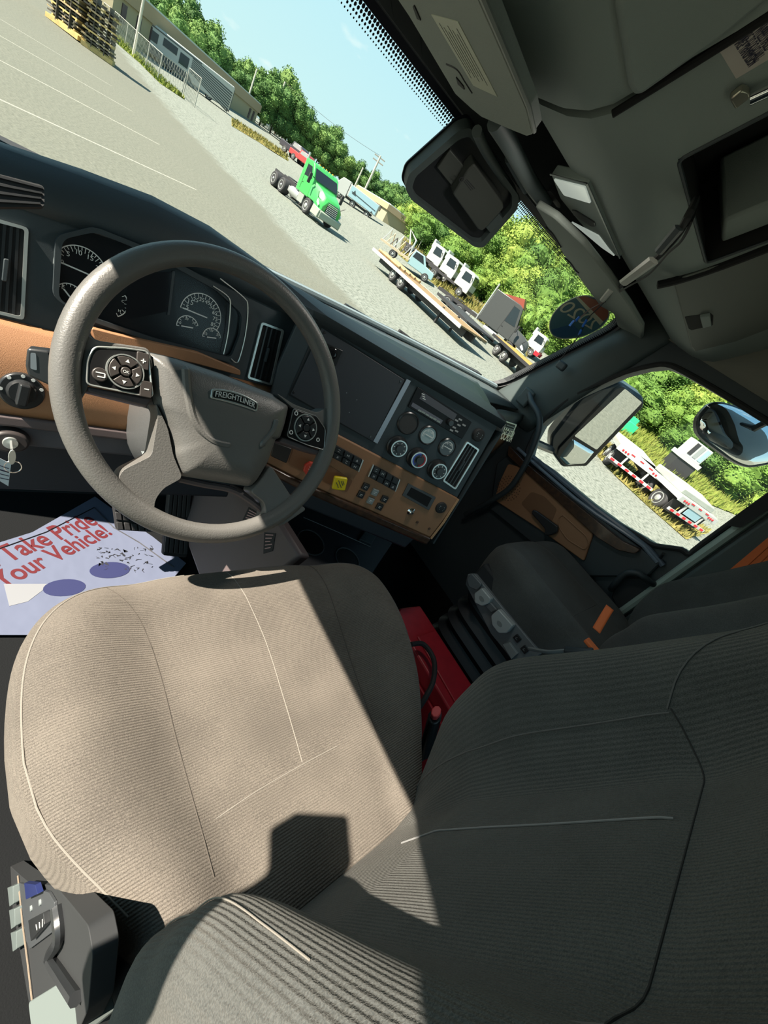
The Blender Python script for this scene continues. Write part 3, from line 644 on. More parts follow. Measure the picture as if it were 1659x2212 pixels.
# switch banks
def bank(quad, nx, ny, name, parent, m=BLK2, icons=True, ends=True, skip=()):
    a, b, c, d = [np.array(FS.px(*q)) for q in quad]
    o = MB().plate(FS, rnd([tuple(a), tuple(b), tuple(c), tuple(d)], .003), 0, .008).build(name, DARK, parent, bev=.001)
    for i in range(nx):
        for j in range(ny):
            u0_, u1_ = (i+.06)/nx, (i+.94)/nx; v0, v1 = (j+.06)/ny, (j+.94)/ny
            P = lambda u, v: a*(1-u)*(1-v)+b*u*(1-v)+c*u*v+d*(1-u)*v
            bo = MB().plate(FS, rnd([tuple(P(u0_, v0)), tuple(P(u1_, v0)), tuple(P(u1_, v1)), tuple(P(u0_, v1))], .0015), .007, .013, .001).build('switch', m, o)
            if icons and (i, j) not in skip:
                cc = P((u0_+u1_)/2, (v0+v1)/2); t_ = MB(); k = (i*3+j*5) % 4; e_ = .0026
                sg_ = [[(-e_, e_, e_, e_), (-e_, -e_, e_, -e_)], [(-e_, -e_, e_, e_), (e_, -e_, -e_, e_)], [(-e_, -e_, 0, e_), (0, e_, e_, -e_), (-e_, -e_, e_, -e_)], [(-e_, e_, -e_, -e_), (e_, e_, e_, -e_), (-e_, 0, e_, 0)]][k]
                strokes(t_, FS, [(cc[0]+p, cc[1]+q, cc[0]+r_, cc[1]+s_) for p, q, r_, s_ in sg_], .0011, .0131); t_.build('switch_symbol', mat('soft_white_print', (.5, .52, .52), .6), bo)
    if ends:
        for e0, e1 in ((b, c),) if name == 'switch_bank' and nx == 3 else ((b, c), (a, d)):
            dd = nrm(b-a)*.004 if e0 is b else nrm(a-b)*.004
            MB().plate(FS, [tuple(e0), tuple(e0+dd), tuple(e1+dd), tuple(e1)], 0, .012).build('bank_end_trim', SIL, o, bev=.001)
    return o
bank([(722, 958), (781, 990), (771, 1016), (716, 986)], 3, 2, 'switch_bank', dash)
bank([(806, 1002), (860, 1032), (850, 1058), (795, 1028)], 4, 2, 'switch_bank', dash, skip=((2, 0), (3, 0), (1, 1)))
for i, q in enumerate(((788, 1049), (778, 1066), (808, 1061), (798.5, 1079), (828.5, 1075.5), (818, 1092))):
    c = FS.px(*q); r = .0105; o = MB().plate(FS, rnd([(c[0]-r, c[1]-r), (c[0]+r, c[1]-r), (c[0]+r, c[1]+r), (c[0]-r, c[1]+r)], .002), 0, .012, .002).build('push_switch', GRB if i in (2, 3) else BLK2, dash, bev=.001)
    t_ = MB(); e_ = .004; strokes(t_, FS, [(c[0]-e_, c[1]+.002, c[0]+e_, c[1]+.002), (c[0]-e_, c[1]-.002, c[0]+e_*.4, c[1]-.002)], .0012, .0121); t_.build('switch_symbol', WHT, o)
# dark cubby, key switch, screws
o = MB().plate(FS, rnd(FS.pp([(880, 1042), (939, 1072), (924, 1100), (867, 1068)]), .002), .004, .009).build('slot_frame', mat('slot_frame_grey', (.07, .075, .08), .5), dash, bev=.001)
MB().plate(FS, FS.pp([(886, 1050), (930, 1073), (920, 1092), (876, 1066)]), .009, .0096).build('slot_opening', mat('vent_black', (.003, .003, .004), .8), o)
c = FS.px(886.4, 1103.8); MB().lathe(FS.p(*c, .004), FS.n, [(.0125, 0), (.0125, .003), (.009, .006), (.004, .012), (.001, .012)], 20).build('toggle_switch', CHR, dash, smooth=True)
sc = MB()
for q in ((900, 1126), (925.6, 1140)): sc.lathe(FS.p(*FS.px(*q), .004), FS.n, [(.005, 0), (.004, .003), (.001, .003)], 12)
sc.build('screw_caps', mat('brown_screw', (.10, .05, .03), .4), dash, smooth=True)
# knob pockets and the two push-pull valves
MB().plate(FS, rnd(FS.pp([(636, 958), (700, 985), (690, 1032), (622, 1000)]), .006), .005, .0062).build('valve_pocket', mat('tan_recess', (.20, .095, .045), .6), dash)
MB().plate(FS, rnd(FS.pp([(706, 1000), (761, 1036), (748, 1062), (695, 1034)]), .006), .005, .0062).build('valve_pocket', mat('tan_recess', (.20, .095, .045), .6), dash)
MB().plate(FS, rnd(FS.pp([(590, 952), (630, 966), (618, 998), (584, 982)]), .004), .005, .012).build('gear_switch_panel', BLK2, dash, bev=.002)
for q, n, m, r, lab in (((668, 1004), 8, REDK, .0195, 'red octagonal brake valve knob partly behind the steering wheel rim'), ((729, 1035), 4, YEL, .0215, 'yellow square parking brake knob right of the steering wheel')):
    c = FS.px(*q); v = empty('brake_valve_knob', tuple(FS.p(*c, .006)), label=lab, cat='knob')
    MB().cyl(FS.p(*c, .004), FS.p(*c, .024), .006, 12).build('stem', CHAR, v, smooth=True)
    off = pi/n+(.25 if n == 4 else .2)
    pl = rnd([(c[0]+r*(1.18 if n == 4 else 1)*cos(off+2*pi*i/n), c[1]+r*(1.18 if n == 4 else 1)*sin(off+2*pi*i/n)) for i in range(n)], .005 if n == 4 else .002)
    MB().plate(FS, pl, .022, .034).build('knob_cap', m, v, bev=.003)
    t_ = MB(); 
    if n == 4: strokes(t_, FS, [(c[0]-.008, c[1]+.008, c[0]+.008, c[1]-.008), (c[0]-.011, c[1]+.001, c[0]+.001, c[1]-.011), (c[0]-.001, c[1]+.009, c[0]+.009, c[1]-.001), (c[0]+.003, c[1]+.011, c[0]+.011, c[1]+.003)], .0016, .0343)
    else: strokes(t_, FS, [(c[0]-.007, c[1]+.005, c[0]+.007, c[1]+.003), (c[0]-.007, c[1]-.001, c[0]+.007, c[1]-.003), (c[0]-.005, c[1]-.007, c[0]+.005, c[1]-.009)], .002, .0343)
    t_.build('knob_print', mat('ink', (.03, .03, .06), .6) if n == 4 else mat('pale_pink_print', (.75, .45, .42), .5), v)
text('emblem', 'CASCADIA', FT, FT.px(1072, 945, .02), FT.px(1103, 956, .02), SIL, dash, ext=.0002, d=.02)
# --- lower console with cup holders
FU = Fr((-.05, .62, 1.90), (1, 0, 0), (0, 1, .15))
lc = empty('cup_holder_console', (-.05, .62, 1.7), label='black floor console with two round cup holders below the centre of the dashboard', cat='console')
MB().plate(FU, rnd(FU.pp([(600, 1100), (640, 1070), (740, 1110), (850, 1170), (800, 1245), (770, 1300), (640, 1230)]), .01), -.35, 0.).build('console_body', mat('blue_black_plastic', (.026, .028, .036), .5, bump=G), lc, bev=.006)
for q, r in (((671, 1172), 32), ((750, 1209), 29)):
    c = FU.px(*q); rr = rpx(FU, q, r)
    MB().tube([FU.p(*z, .002) for z in circ(c, rr, 36)], .0022, 6, True).build('cup_holder_rim', mat('rim_grey', (.09, .10, .11), .35), lc, smooth=True)
    MB().plate(FU, circ(c, rr, 36), .0005, .0012).build('cup_well', mat('well_black', (.006, .006, .008), .6), lc)
MB().tube([FU.p(*FU.px(x, y), .002) for x, y in ((655, 1118), (725, 1148), (800, 1182))], .0016, 6).build('console_edge', mat('rim_grey', (.09, .10, .11), .35), lc)
MB().plate(FU, FU.pp([(790, 1143), (815, 1152), (798, 1180), (773, 1168)]), 0, .012).build('console_clip', BLK, lc, bev=.002)
# --- engine tunnel side with warning plates
FX = Fr((-.30, .8, 1.9), (0, -1, 0), (.25, 0, 1))
tu = empty('tunnel_cover', (-.25, .8, 1.6), label='brown grey moulded tunnel cover right of the pedals with two warning labels', cat='cover')
MB().plate(FX, FX.pp([(395, 1030), (470, 1030), (545, 1070), (600, 1120), (650, 1200), (600, 1240), (430, 1250), (405, 1180)]), -.04, 0.).build('tunnel_side', MAUV, tu, bev=.01)
for k, q4 in enumerate((((538, 1096), (560, 1110), (555, 1135), (522, 1130)), ((572, 1150), (596, 1152), (590, 1190), (570, 1196)))):
    MB().plate(FX, FX.pp(q4), 0, .002).build('warning_label', DARK, tu)
    t_ = MB(); a, b, c, d = [np.array(FX.px(*z)) for z in q4]
    for i in range(5): t = (i+.7)/6; p = a+(d-a)*t; q = b+(c-b)*t; strokes(t_, FX, [(*(p+(q-p)*.15), *(p+(q-p)*(.85-.1*(i % 3))))], .0025, .0022)
    t_.build('label_writing', mat('pink_print', (.45, .28, .27), .6), tu)

# ================================================================ steering wheel
FW = Fr((-.547, .577, 2.357), (1, 0, 0), (0, cos(radians(54)), sin(radians(54))))
WF = mat('worn_grained_leather', (.118, .116, .110), .42, bump=(420., .5, .0008))
wh = empty('steering_wheel', tuple(FW.o), label='large worn black four spoke steering wheel with thumb controls', cat='steering wheel')
MB().tube([FW.p(*q, 0) for q in circ((0, 0), .2145, 96)], .0165, 16, True, ry=.95).build('rim', WF, wh, smooth=True)
def FP(pts, d=0.): return FW.pp(pts, d)
cov = rnd(FP([(319, 757), (384, 772), (485, 806), (594, 850), (631, 874), (622, 915), (611, 947), (601, 950), (584, 1000), (560, 1042), (547, 1054), (480, 1044), (391, 1030), (372, 985), (373, 967), (362, 927), (344, 887), (334, 869)], .0), .006, 3)
hub = MB().dome(FW, cov, -.012, .034, 7, .35).build('hub_cover', WF, wh, smooth=True)
MB().plate(FW, cov, -.045, -.010).build('hub_base', BLK, wh)
# raised ridge lines on the hub
for pts in (((400, 790), (405, 850), (420, 910), (455, 950), (500, 962)), ((560, 965), (590, 930), (598, 905))):
    MB().tube(spl([FW.p(*FW.px(x, y, .018), .018) for x, y in pts], 5), [.001]+[.006]*(5*(len(pts)-1)-1)+[.001], 8).build('hub_ridge', WF, wh, smooth=True)
# badge
FB = FW.off(.021)
c0 = np.array(FB.px(455, 850)); c1_ = np.array(FB.px(556, 880)); ux = nrm(c1_-c0); uy = np.array([-ux[1], ux[0]]); L = np.linalg.norm(c1_-c0)
def brow(k, sc_, h_):
    o = []
    for t in np.linspace(0, 1, 14): o.append(c0+ux*(L*(.5+(t-.5)*sc_))+uy*(h_*(1-.25*abs(2*t-1)**2)+.004*(1-(2*t-1)**2)*1))
    for t in np.linspace(1, 0, 14): o.append(c0+ux*(L*(.5+(t-.5)*sc_))+uy*(-h_*(1-.25*abs(2*t-1)**2)+.004*(1-(2*t-1)**2)*1))
    return [tuple(q) for q in o]
bo = MB().plate(FB, rnd(brow(0, 1., .0095), .003, 2), -.004, .002).build('badge', SIL, wh, smooth=False, bev=.0008)
MB().plate(FB, rnd(brow(0, .93, .0066), .003, 2), .002, .0026).build('badge_field', mat('badge_black', (.01, .01, .01), .3), bo)
text('badge_lettering', 'FREIGHTLINER', FB, tuple(c0+ux*L*.08-uy*.0030), tuple(c0+ux*L*.92-uy*.0030), mat('letter_silver', (.62, .64, .62), .45), bo, ext=.001, d=.003, hmax=.0085, curve=.0036)
# control pads
lp = rnd(FP([(203, 749), (260, 751), (319, 759), (330, 858), (287, 850), (187, 830), (189, 778)], .008), .006)
o = MB().plate(FW, lp, -.03, .008).build('control_pad', mat('gloss_black_pad', (.014, .014, .015), .22), wh, bev=.002)
MB().tube([FW.p(*q, .008) for q in lp], .0012, 6, True).build('pad_edge', SIL, o, smooth=True)
MB().plate(FW, FP([(187, 834), (288, 853), (330, 861), (318, 880), (190, 848)], .0), -.03, .0).build('pad_skirt', MAUV, wh, bev=.003)
c = np.array(FW.px(271, 803, .01)); r = rpx(FW, (271, 803), 40)
MB().ring(FW, circ(c, r*1.05, 40), circ(c, r*.97, 40), .008, .0115).build('dpad_ring', SIL, o, smooth=True)
def dpad(c, r, m, parent, big=True):
    for k in range(4):
        a0 = k*pi/2-pi/4+.10-.12; a1 = a0+pi/2-.16
        pts = circ(c, r*.93, 10, a0, a1)+circ(c, r*.36, 6, a1, a0)
        bo = MB().plate(FW, pts, .008, .0125, .0005).build('button', m, parent, bev=.0008)
        am = (a0+a1)/2; q = c+np.array([cos(am), sin(am)])*r*.65; u = np.array([cos(am), sin(am)]); w = np.array([-u[1], u[0]]); e_ = r*.12
        MB().plate(FW, [tuple(q+u*e_), tuple(q-u*e_*.7+w*e_), tuple(q-u*e_*.7-w*e_)], .0125, .0129).build('arrow_symbol', WHT, bo)
    bo = MB().plate(FW, circ(c, r*.30, 20), .008, .0135, .0005).build('button', m, parent, bev=.0008)
    return bo
bo = dpad(c, r, BRB, o); text('button_lettering', 'OK', FW, (c[0]-r*.17, c[1]-r*.09), (c[0]+r*.17, c[1]-r*.11), WHT, bo, d=.0138, ext=.0002)
for q, s_ in (((216, 809), 'u'), ((309, 780), '+'), ((316, 841), '-')):
    a = np.array(FW.px(*q, .01))
    if s_ == 'u': bo = MB().plate(FW, circ(a, r*.42, 24), .008, .0115, .0005).build('button', BRB, o, bev=.0008)
    else: bo = MB().plate(FW, rnd([(a[0]-.008, a[1]-.011), (a[0]+.007, a[1]-.011), (a[0]+.007, a[1]+.011), (a[0]-.008, a[1]+.011)], .002), .008, .0115).build('button', BRB, o, bev=.0008)
    t_ = MB(); e_ = .003
    sg_ = {'u': [(-.005, .002, .005, .002), (.005, .002, .005, -.003), (.005, -.003, -.003, -.003)], '+': [(-e_, 0, e_, 0), (0, -e_, 0, e_)], '-': [(-e_, 0, e_, 0)]}[s_]
    strokes(t_, FW, [(a[0]+p, a[1]+q_, a[0]+r_, a[1]+z) for p, q_, r_, z in sg_], .0014, .0116); t_.build('button_symbol', WHT, bo)
rp_ = rnd(FP([(634, 882), (684, 899), (703, 927), (700, 972), (665, 962), (620, 943)], .008), .006)
o = MB().plate(FW, rp_, -.03, .008).build('control_pad', mat('gloss_black_pad', (.014, .014, .015), .22), wh, bev=.002)
MB().tube([FW.p(*q, .008) for q in rp_], .0009, 6, True).build('pad_edge', mat('dim_silver', (.25, .27, .27), .3, .6), o, smooth=True)
MB().plate(FW, FP([(612, 944), (665, 964), (698, 974), (690, 984), (660, 975), (604, 955)], .0), -.03, .0).build('pad_skirt', MAUV, wh, bev=.003)
c = np.array(FW.px(661, 924, .01)); r = rpx(FW, (661, 924), 24); MB().ring(FW, circ(c, r*1.05, 32), circ(c, r*.97, 32), .008, .010).build('dpad_ring', SIL, o, smooth=True)
dpad(c, r, BLK2, o)
for q in ((641, 893), (630, 934), (688, 950)):
    a = FW.px(*q, .01); t_ = MB(); t_.ring(FW, circ(a, .004, 12), circ(a, .0026, 12), .008, .0088); t_.build('button_symbol', WHT, o)
# spokes
def spoke(pts, name='spoke', d0=-.032, d1=.002, bev=.008, m=WF): return MB().plate(FW, rnd(FP(pts, 0), .008), d0, d1).build(name, m, wh, bev=bev, seg=3)
spoke([(150, 690), (205, 735), (322, 752), (332, 800), (250, 790), (195, 800), (190, 840), (165, 880), (130, 830), (128, 760)])
spoke([(335, 868), (362, 925), (374, 985), (394, 1032), (352, 1055), (334, 1080), (332, 1112), (296, 1100), (250, 1050), (262, 1016), (327, 984), (341, 896)])
spoke([(560, 1040), (584, 1004), (632, 1077), (662, 1100), (610, 1135), (560, 1140), (575, 1108), (570, 1085), (540, 1062)])
spoke([(594, 848), (634, 874), (684, 892), (705, 880), (722, 900), (716, 950), (700, 975), (703, 930), (684, 900), (634, 884)])
MB().tube(spl([FW.p(*FW.px(x, y, -.02), -.02) for x, y in ((388, 1034), (440, 1046), (500, 1058), (545, 1085), (572, 1108))], 5), .006, 8).build('lower_trim', MAUV, wh, smooth=True)
# column with shroud and stalk
sc_ = empty('steering_column', tuple(FW.p(0, 0, -.2)), label='dark steering column shroud behind the wheel with a turn signal lever on the left', cat='steering column')
rings = []
for d, w, h_, oy in ((-.05, .055, .05, 0.), (-.09, .075, .075, -.02), (-.16, .085, .095, -.035), (-.24, .08, .10, -.04), (-.34, .07, .09, -.02)):
    rings.append([FW.p(w*np.sign(cos(t))*abs(cos(t))**.7, oy+h_*np.sign(sin(t))*abs(sin(t))**.7, d) for t in np.linspace(0, 2*pi, 28, endpoint=False)])
MB().loft(rings).build('shroud', mat('speckled_dark_plastic', (.085, .088, .09), .3, bump=(900., .6, .0006)), sc_, smooth=True)
ls_ = Fr(hY(82, 795, .64), (1, -.25, -.05), (0, .3, 1))
MB().plate(ls_, rnd(ls_.pp([(58, 752), (108, 758), (122, 812), (112, 836), (60, 812), (54, 790)]), .004), -.022, 0.).build('turn_signal_lever', BLK2, sc_, bev=.004)
MB().plate(ls_, rnd(ls_.pp([(66, 762), (78, 763), (80, 800), (66, 796)]), .002), 0, .001).build('lever_face', mat('blue_grey_lever', (.14, .17, .19), .3), sc_)
MB().cyl(ls_.p(*ls_.px(100, 800), -.01), FW.p(-.05, -.02, -.1), .010, 10).build('lever_arm', BLK2, sc_, smooth=True)
MB().box(FW.p(-.06, -.10, -.16), (.03, .03, .012)).build('tilt_lever', GRB, sc_, bev=.003)
# pedals and paper mat
def pedal(name, q, Yv, lab, cols, rows_):
    fr = Fr(hY(*q[0], Yv), (1, 0, 0), (0, .55, .83)); root = empty(name, tuple(fr.o), label=lab, cat='pedal')
    a, b, c, d = [np.array(fr.px(*z)) for z in q]
    MB().plate(fr, rnd([tuple(z) for z in (a, b, c, d)], .008), -.02, 0).build('pedal_plate', RUB, root, bev=.003)
    for i in range(cols):
        for j in range(rows_):
            P = lambda u, v: a*(1-u)*(1-v)+b*u*(1-v)+c*u*v+d*(1-u)*v
            MB().plate(fr, [tuple(P((i+.1)/cols, (j+.1)/rows_)), tuple(P((i+.9)/cols, (j+.1)/rows_)), tuple(P((i+.9)/cols, (j+.9)/rows_)), tuple(P((i+.1)/cols, (j+.9)/rows_))], 0, .005, .001).build('tread_block', mat('pedal_tread', (.035, .035, .037), .6), root, bev=.001)
    MB().cyl(fr.p(*((a+b)/2), -.02), fr.p(*((a+b)/2), -.02)+np.array([0, .25, .2]), .012, 10).build('pedal_arm', DARK, root)
pedal('brake_pedal', ((240, 1060), (318, 1075), (328, 1150), (252, 1145)), 1.02, 'wide black rubber brake pedal with square treads behind the steering wheel', 5, 4)
pedal('accelerator_pedal', ((366, 1046), (414, 1044), (404, 1205), (352, 1200)), .98, 'tall black ribbed accelerator pedal right of the brake pedal', 5, 2)
FM = Fr((-.6, 1.0, 1.462), (1, 0, 0), (0, 1, 0)); FMx = FM
pm = empty('paper_floor_mat', tuple(FM.o), label='white paper floor mat with red writing lying in the driver footwell', cat='floor mat')
pap = FM.pp([(205, 1073), (400, 1216), (330, 1300), (150, 1400), (-160, 1480), (-190, 1240), (60, 1165), (0, 1170)])
pap = FM.pp([(205, 1073), (260, 1112), (330, 1160), (402, 1217), (330, 1300), (100, 1372), (-180, 1372), (-200, 1262), (0, 1172), (70, 1150)])
MB().plate(FM, pap, 0, .0012).build('paper_sheet', mat('pale_blue_paper', (.115, .135, .205), .7, bump=(14., .5, .006)), pm)
REDP = mat('red_print', (.095, .007, .012), .6); NAV = mat('navy_print', (.02, .025, .09), .6)
MB().tube([FM.p(*FM.px(x, y), .0016) for x, y in ((-60, 1207), (100, 1150), (203, 1097), (245, 1140), (300, 1172), (375, 1226))], .0022, 4).build('border_line', mat('black_print', (.01, .01, .015), .6), pm)
text('lettering', 'We Take Pride', FM, FM.px(-88, 1262), FM.px(213, 1131), REDP, pm, d=.0016, hmax=.062, bold=.018)
text('lettering', 'In Your Vehicle!', FM, FM.px(-50, 1300), FM.px(243, 1154), REDP, pm, d=.0016, hmax=.058, bold=.018)
c = FM.px(238, 1232); MB().plate(FM, circ(c, .055, 28, ry=.032), .0012, .0022).build('printed_oval', NAV, pm)
c2_ = FM.px(140, 1270); MB().plate(FM, circ(c2_, .05, 24, ry=.03), .0012, .0020).build('printed_oval', NAV, pm)
MB().plate(FM, FM.pp([(8, 1262), (110, 1262), (60, 1300), (20, 1310)]), .0012, .0019).build('printed_shape', mat('paper_white', (.22, .23, .25), .6), pm)
dr = MB()
for i in range(60):
    a = np.array(FM.px(random.uniform(210, 330), random.uniform(1180, 1235))); dr.plate(FM, [tuple(a+np.array([random.gauss(0, .004), random.gauss(0, .004)])) for _ in range(4)], .0012, .0026)
dr.build('dirt_specks', mat('dirt', (.02, .022, .03), .9), pm, fix=False)
# ================================================================ overhead console, visors, sensor pod
FI = Fr((0, .49, 2.99), (1, 0, 0), (0, -.66, .75))
def cprof(dz=0.):
    return [(.72, 3.30), (.705, 3.05), (.70, 2.985), (.685, 2.960), (.64, 2.952), (.58, 2.950), (.54, 2.956), (.51, 2.970), (.49, 2.99)]
oc = empty('overhead_console', (.4, .6, 3.1), label='dark grey overhead console above the windshield with open cubby, light panel and latched door', cat='console')
mb = MB(); pr = cprof()
xs = [-.235, .0, .3, .6, .9, 1.02]
mb.grid([[(x, y, z) for y, z in pr] for x in xs]); mb.add([(-.235, y, z) for y, z in pr]+[(-.235, .15, 3.36)], [tuple(range(len(pr)+1))])
mb.build('console_body', GRYD, oc, smooth=True)
hx = (-.085, .275, .022, .30)
fr_ = MB()
for a, b, c, d in ((-.235, 0, hx[0], .52), (hx[0], 0, hx[1], hx[2]), (hx[0], hx[3], hx[1], .52), (hx[1], 0, 1.02, .52)):
    fr_.add([FI.p(a, b), FI.p(c, b), FI.p(c, d), FI.p(a, d)], [(0, 1, 2, 3)])
fr_.build('console_face', GRYD, oc, fix=False)
cb = MB(); a, b, c, d = hx; D = -.16
k = [FI.p(a, c), FI.p(b, c), FI.p(b, d), FI.p(a, d), FI.p(a, c, D), FI.p(b, c, D), FI.p(b, d, D), FI.p(a, d, D)]
cb.add(k, [(0, 1, 5, 4), (1, 2, 6, 5), (2, 3, 7, 6), (3, 0, 4, 7), (4, 5, 6, 7)]); cb.build('open_cubby', mat('cubby_black', (.010, .010, .010), .8), oc, fix=False)
MB().tube([FI.p(*q, .001) for q in rnd([(a, c), (b, c), (b, d), (a, d)], .012)], .003, 6, True).build('cubby_rim', BLK, oc, smooth=True)
MB().plate(FI, [(b-.10, .06), (b-.02, .05), (b-.02, .30), (b-.10, .30)], -.15, -.02).build('cubby_divider', GRYD, oc, bev=.006)
dq = rnd(FI.pp([(1455, 606), (1470, 596), (1700, 520), (1700, 690), (1590, 733), (1500, 755), (1492, 745)]), .008)
dr_ = MB().plate(FI, dq, 0, .008).build('compartment_door', mat('door_grey', (.125, .138, .122), .6, bump=(700., .5, .0006)), oc, bev=.004)
MB().tube(spl([FI.p(*FI.px(x, y), .004) for x, y in ((1420, 612), (1470, 600), (1560, 570), (1700, 515))], 3), .009, 8).build('door_gap', mat('vent_black', (.003, .003, .004), .8), dr_, smooth=True)
MB().plate(FI, rnd(FI.pp([(1479, 684), (1535, 676), (1541, 682), (1540, 702), (1494, 713), (1488, 710)], .008), .003), .0075, .0086).build('latch_recess', mat('vent_black', (.003, .003, .004), .8), dr_)
MB().plate(FI, rnd(FI.pp([(1512, 682), (1534, 678), (1537, 700), (1518, 705)], .012), .003), .008, .018).build('latch', GRYD, dr_, bev=.003)
# dome light
FDm = Fr((0, .6, 2.953), (1, 0, 0), (0, -1, 0))
dl = MB().plate(FDm, rnd(FDm.pp([(1196, 366), (1276, 385), (1345, 550), (1310, 531), (1255, 470), (1215, 420)]), .008), -.01, .008).build('light_panel', GRYD, oc, bev=.002)
lens_m = mat('clear_lamp_lens', (.70, .75, .70), .15, emit=((.85, .95, .85), .22))  # faint glow added to make the lens look paler
def lamp(name, loc, w, sx_=.12, sy_=.08):
    ld = bpy.data.lights.new(name, 'AREA'); ld.energy = w; ld.shape = 'RECTANGLE'; ld.size = sx_; ld.size_y = sy_; ld.color = (1., .95, .86)
    lo_ = bpy.data.objects.new(name, ld); COL.objects.link(lo_); lo_.location = loc; return lo_
lamp('dome_fill', (-.02, .62, 2.935), 1.2)  # fill light added at the dome panel to lift the dim cab
MB().plate(FDm, rnd(FDm.pp([(1203, 375), (1273, 391), (1285, 428), (1226, 411)]), .006), .008, .011).build('lamp_lens', lens_m, dl, bev=.001)
MB().plate(FDm, rnd(FDm.pp([(1240, 470), (1300, 500), (1322, 530), (1335, 545), (1308, 527)]), .004), .008, .011).build('lamp_lens', lens_m, dl, bev=.001)
MB().plate(FDm, rnd(FDm.pp([(1241, 444), (1250, 445), (1291, 470), (1293, 480), (1285, 480), (1246, 455)]), .004), .008, .0105).build('lamp_switch', BLK2, dl, bev=.001)
MB().tube([FDm.p(*FDm.px(*q), .009) for q in ((1196, 366), (1276, 385), (1345, 550))], .0018, 6).build('panel_edge', mat('dim_silver', (.25, .27, .27), .3, .6), dl, smooth=True)
MB().plate(FDm, rnd(FDm.pp([(1190, 401), (1198, 400), (1219, 430), (1218, 438), (1210, 436), (1195, 412)]), .003), .0, .012).build('hook_slot', mat('vent_black', (.003, .003, .004), .8), oc)
# driver side bulge of the console
oc2 = empty('overhead_storage_cover', (-.65, .5, 3.1), label='smooth dark grey overhead cover above the driver with a raised panel', cat='cover')
mb = MB(); rows = []
for x in (-1.03, -.8, -.5, -.32, -.262, -.248):
    s_ = -.006 if x > -.26 else .0
    rows.append([(x, y+s_*0, z-.004-s_) for y, z in pr]+[tuple(FI.p(x, t, -s_)) for t in (.1, .2, .3, .4, .46)])
mb.grid(rows); mb.build('cover_shell', GRYD, oc2, smooth=True)
MB().plate(FI, rnd(FI.pp([(1325, -20), (1356, 170), (1366, 188), (1385, 186), (1560, 60), (1700, -60), (1500, -200)]), .012), -.01, .014).build('raised_panel', GRYD, oc2, bev=.008)
MB().tube(spl([FI.p(-.242, -.03, .004), FI.p(-.242, .1, .006), FI.p(-.242, .3, .006), FI.p(-.242, .46, .006)], 4), .005, 8).build('gap_seal', mat('vent_black', (.003, .003, .004), .8), oc2, smooth=True)
# printed notice and belt rod
pl = MB().plate(FI, FI.pp([(1549, 101), (1590, 169), (1720, 92), (1690, 0)]), 0, .0008).build('warning_notice', mat('notice_paper', (.50, .46, .42), .6), None)
tag(pl, 'off white printed towing notice stuck to the overhead console', 'notice')
INK = mat('ink', (.03, .03, .06), .6)
for s, p, q in (('DAMAGE TRANSMISSION', (1579, 84), (1617, 144)), ('FAILURE TO DO SO WILL', (1592, 70), (1629, 134)), ('DRIVE WHEELS RAISED', (1618, 50), (1652, 110)), ('TOW WITH ALL', (1636, 48), (1659, 90))):
    text('notice_lettering', s, FI, FI.px(*p), FI.px(*q), INK, pl, d=.0012, ext=.0003, hmax=.012)
rd = empty('chrome_hook_rod', tuple(FI.p(*FI.px(1590, 205), .01)), label='chrome rod with a flattened clevis end by the open overhead cubby', cat='rod')
MB().tube([FI.p(*FI.px(1620, 195), .012), FI.p(*FI.px(1700, 150), .016)], .007, 12).build('rod', CHR, rd, smooth=True)
MB().plate(FI, rnd(FI.pp([(1575, 204), (1602, 182), (1618, 186), (1622, 200), (1604, 212), (1588, 226)], .006), .004), .004, .014).build('clevis', mat('dull_steel', (.45, .44, .36), .3, .9), rd, bev=.002)
# sun visors
FV = Fr((0, .93, 2.945), (1, 0, 0), (0, -.27, -.030))
VIS = mat('visor_grey', (.23, .26, .235), .8, bump=(350., .5, .0008))
v1 = empty('sun_visor', tuple(FV.p(-.35, .1)), label='large folded sun visor above the windshield with a long yellowed warning label', cat='sun visor')
vp = rnd(FV.pp([(838, -40), (885, 30), (985, 200), (1020, 232), (1042, 250), (1100, 275), (1140, 291), (1152, 287), (1140, 235), (1078, 90), (1030, -20), (1010, -80), (850, -90)], .01), .004)
MB().plate(FV, vp, -.006, .012).build('visor_body', VIS, v1, bev=.004)
MB().tube([FV.p(*FV.px(*q, .012), .010) for q in ((1010, -80), (1030, -20), (1078, 90), (1140, 235), (1152, 287))], .003, 6).build('piping', mat('visor_piping', (.22, .24, .22), .6), v1, smooth=True)
lb_ = MB().plate(FV, FV.pp([(932, 30), (990, 46), (1075, 208), (1023, 184)], .012), .012, .0127).build('warning_label', mat('yellowed_label', (.42, .44, .34), .6), v1)
t_ = MB(); q = [np.array(FV.px(*z, .0127)) for z in ((932, 30), (990, 46), (1075, 208), (1023, 184))]
for i in range(7):
    for a, b in ((.10, .86),):
        t = .12+.11*i; l0 = q[0]+(q[1]-q[0])*t; l1 = q[3]+(q[2]-q[3])*t; p = l0+(l1-l0)*(a+.04*(i % 3)); r_ = l0+(l1-l0)*(b-.05*((i*2) % 3)); strokes(t_, FV, [(*p, *r_)], .0012, .0128, .0003)
t_.build('label_writing', mat('label_ink', (.22, .23, .20), .7), lb_)
for a, b, c, d in (((893, 12), (902, 38), (910, 42), (896, 10)), ((986, 165), (1002, 185), (1004, 192), (990, 180))):
    MB().plate(FV, FV.pp([a, b, c, d], .012), .012, .0135).build('clip_slot', mat('vent_black', (.003, .003, .004), .8), v1)
MB().tube(spl([FV.p(*FV.px(*q, .012), .012) for q in ((965, 138), (988, 150), (1004, 175), (1020, 200))], 4), .0015, 6).build('crease', DARK, v1)
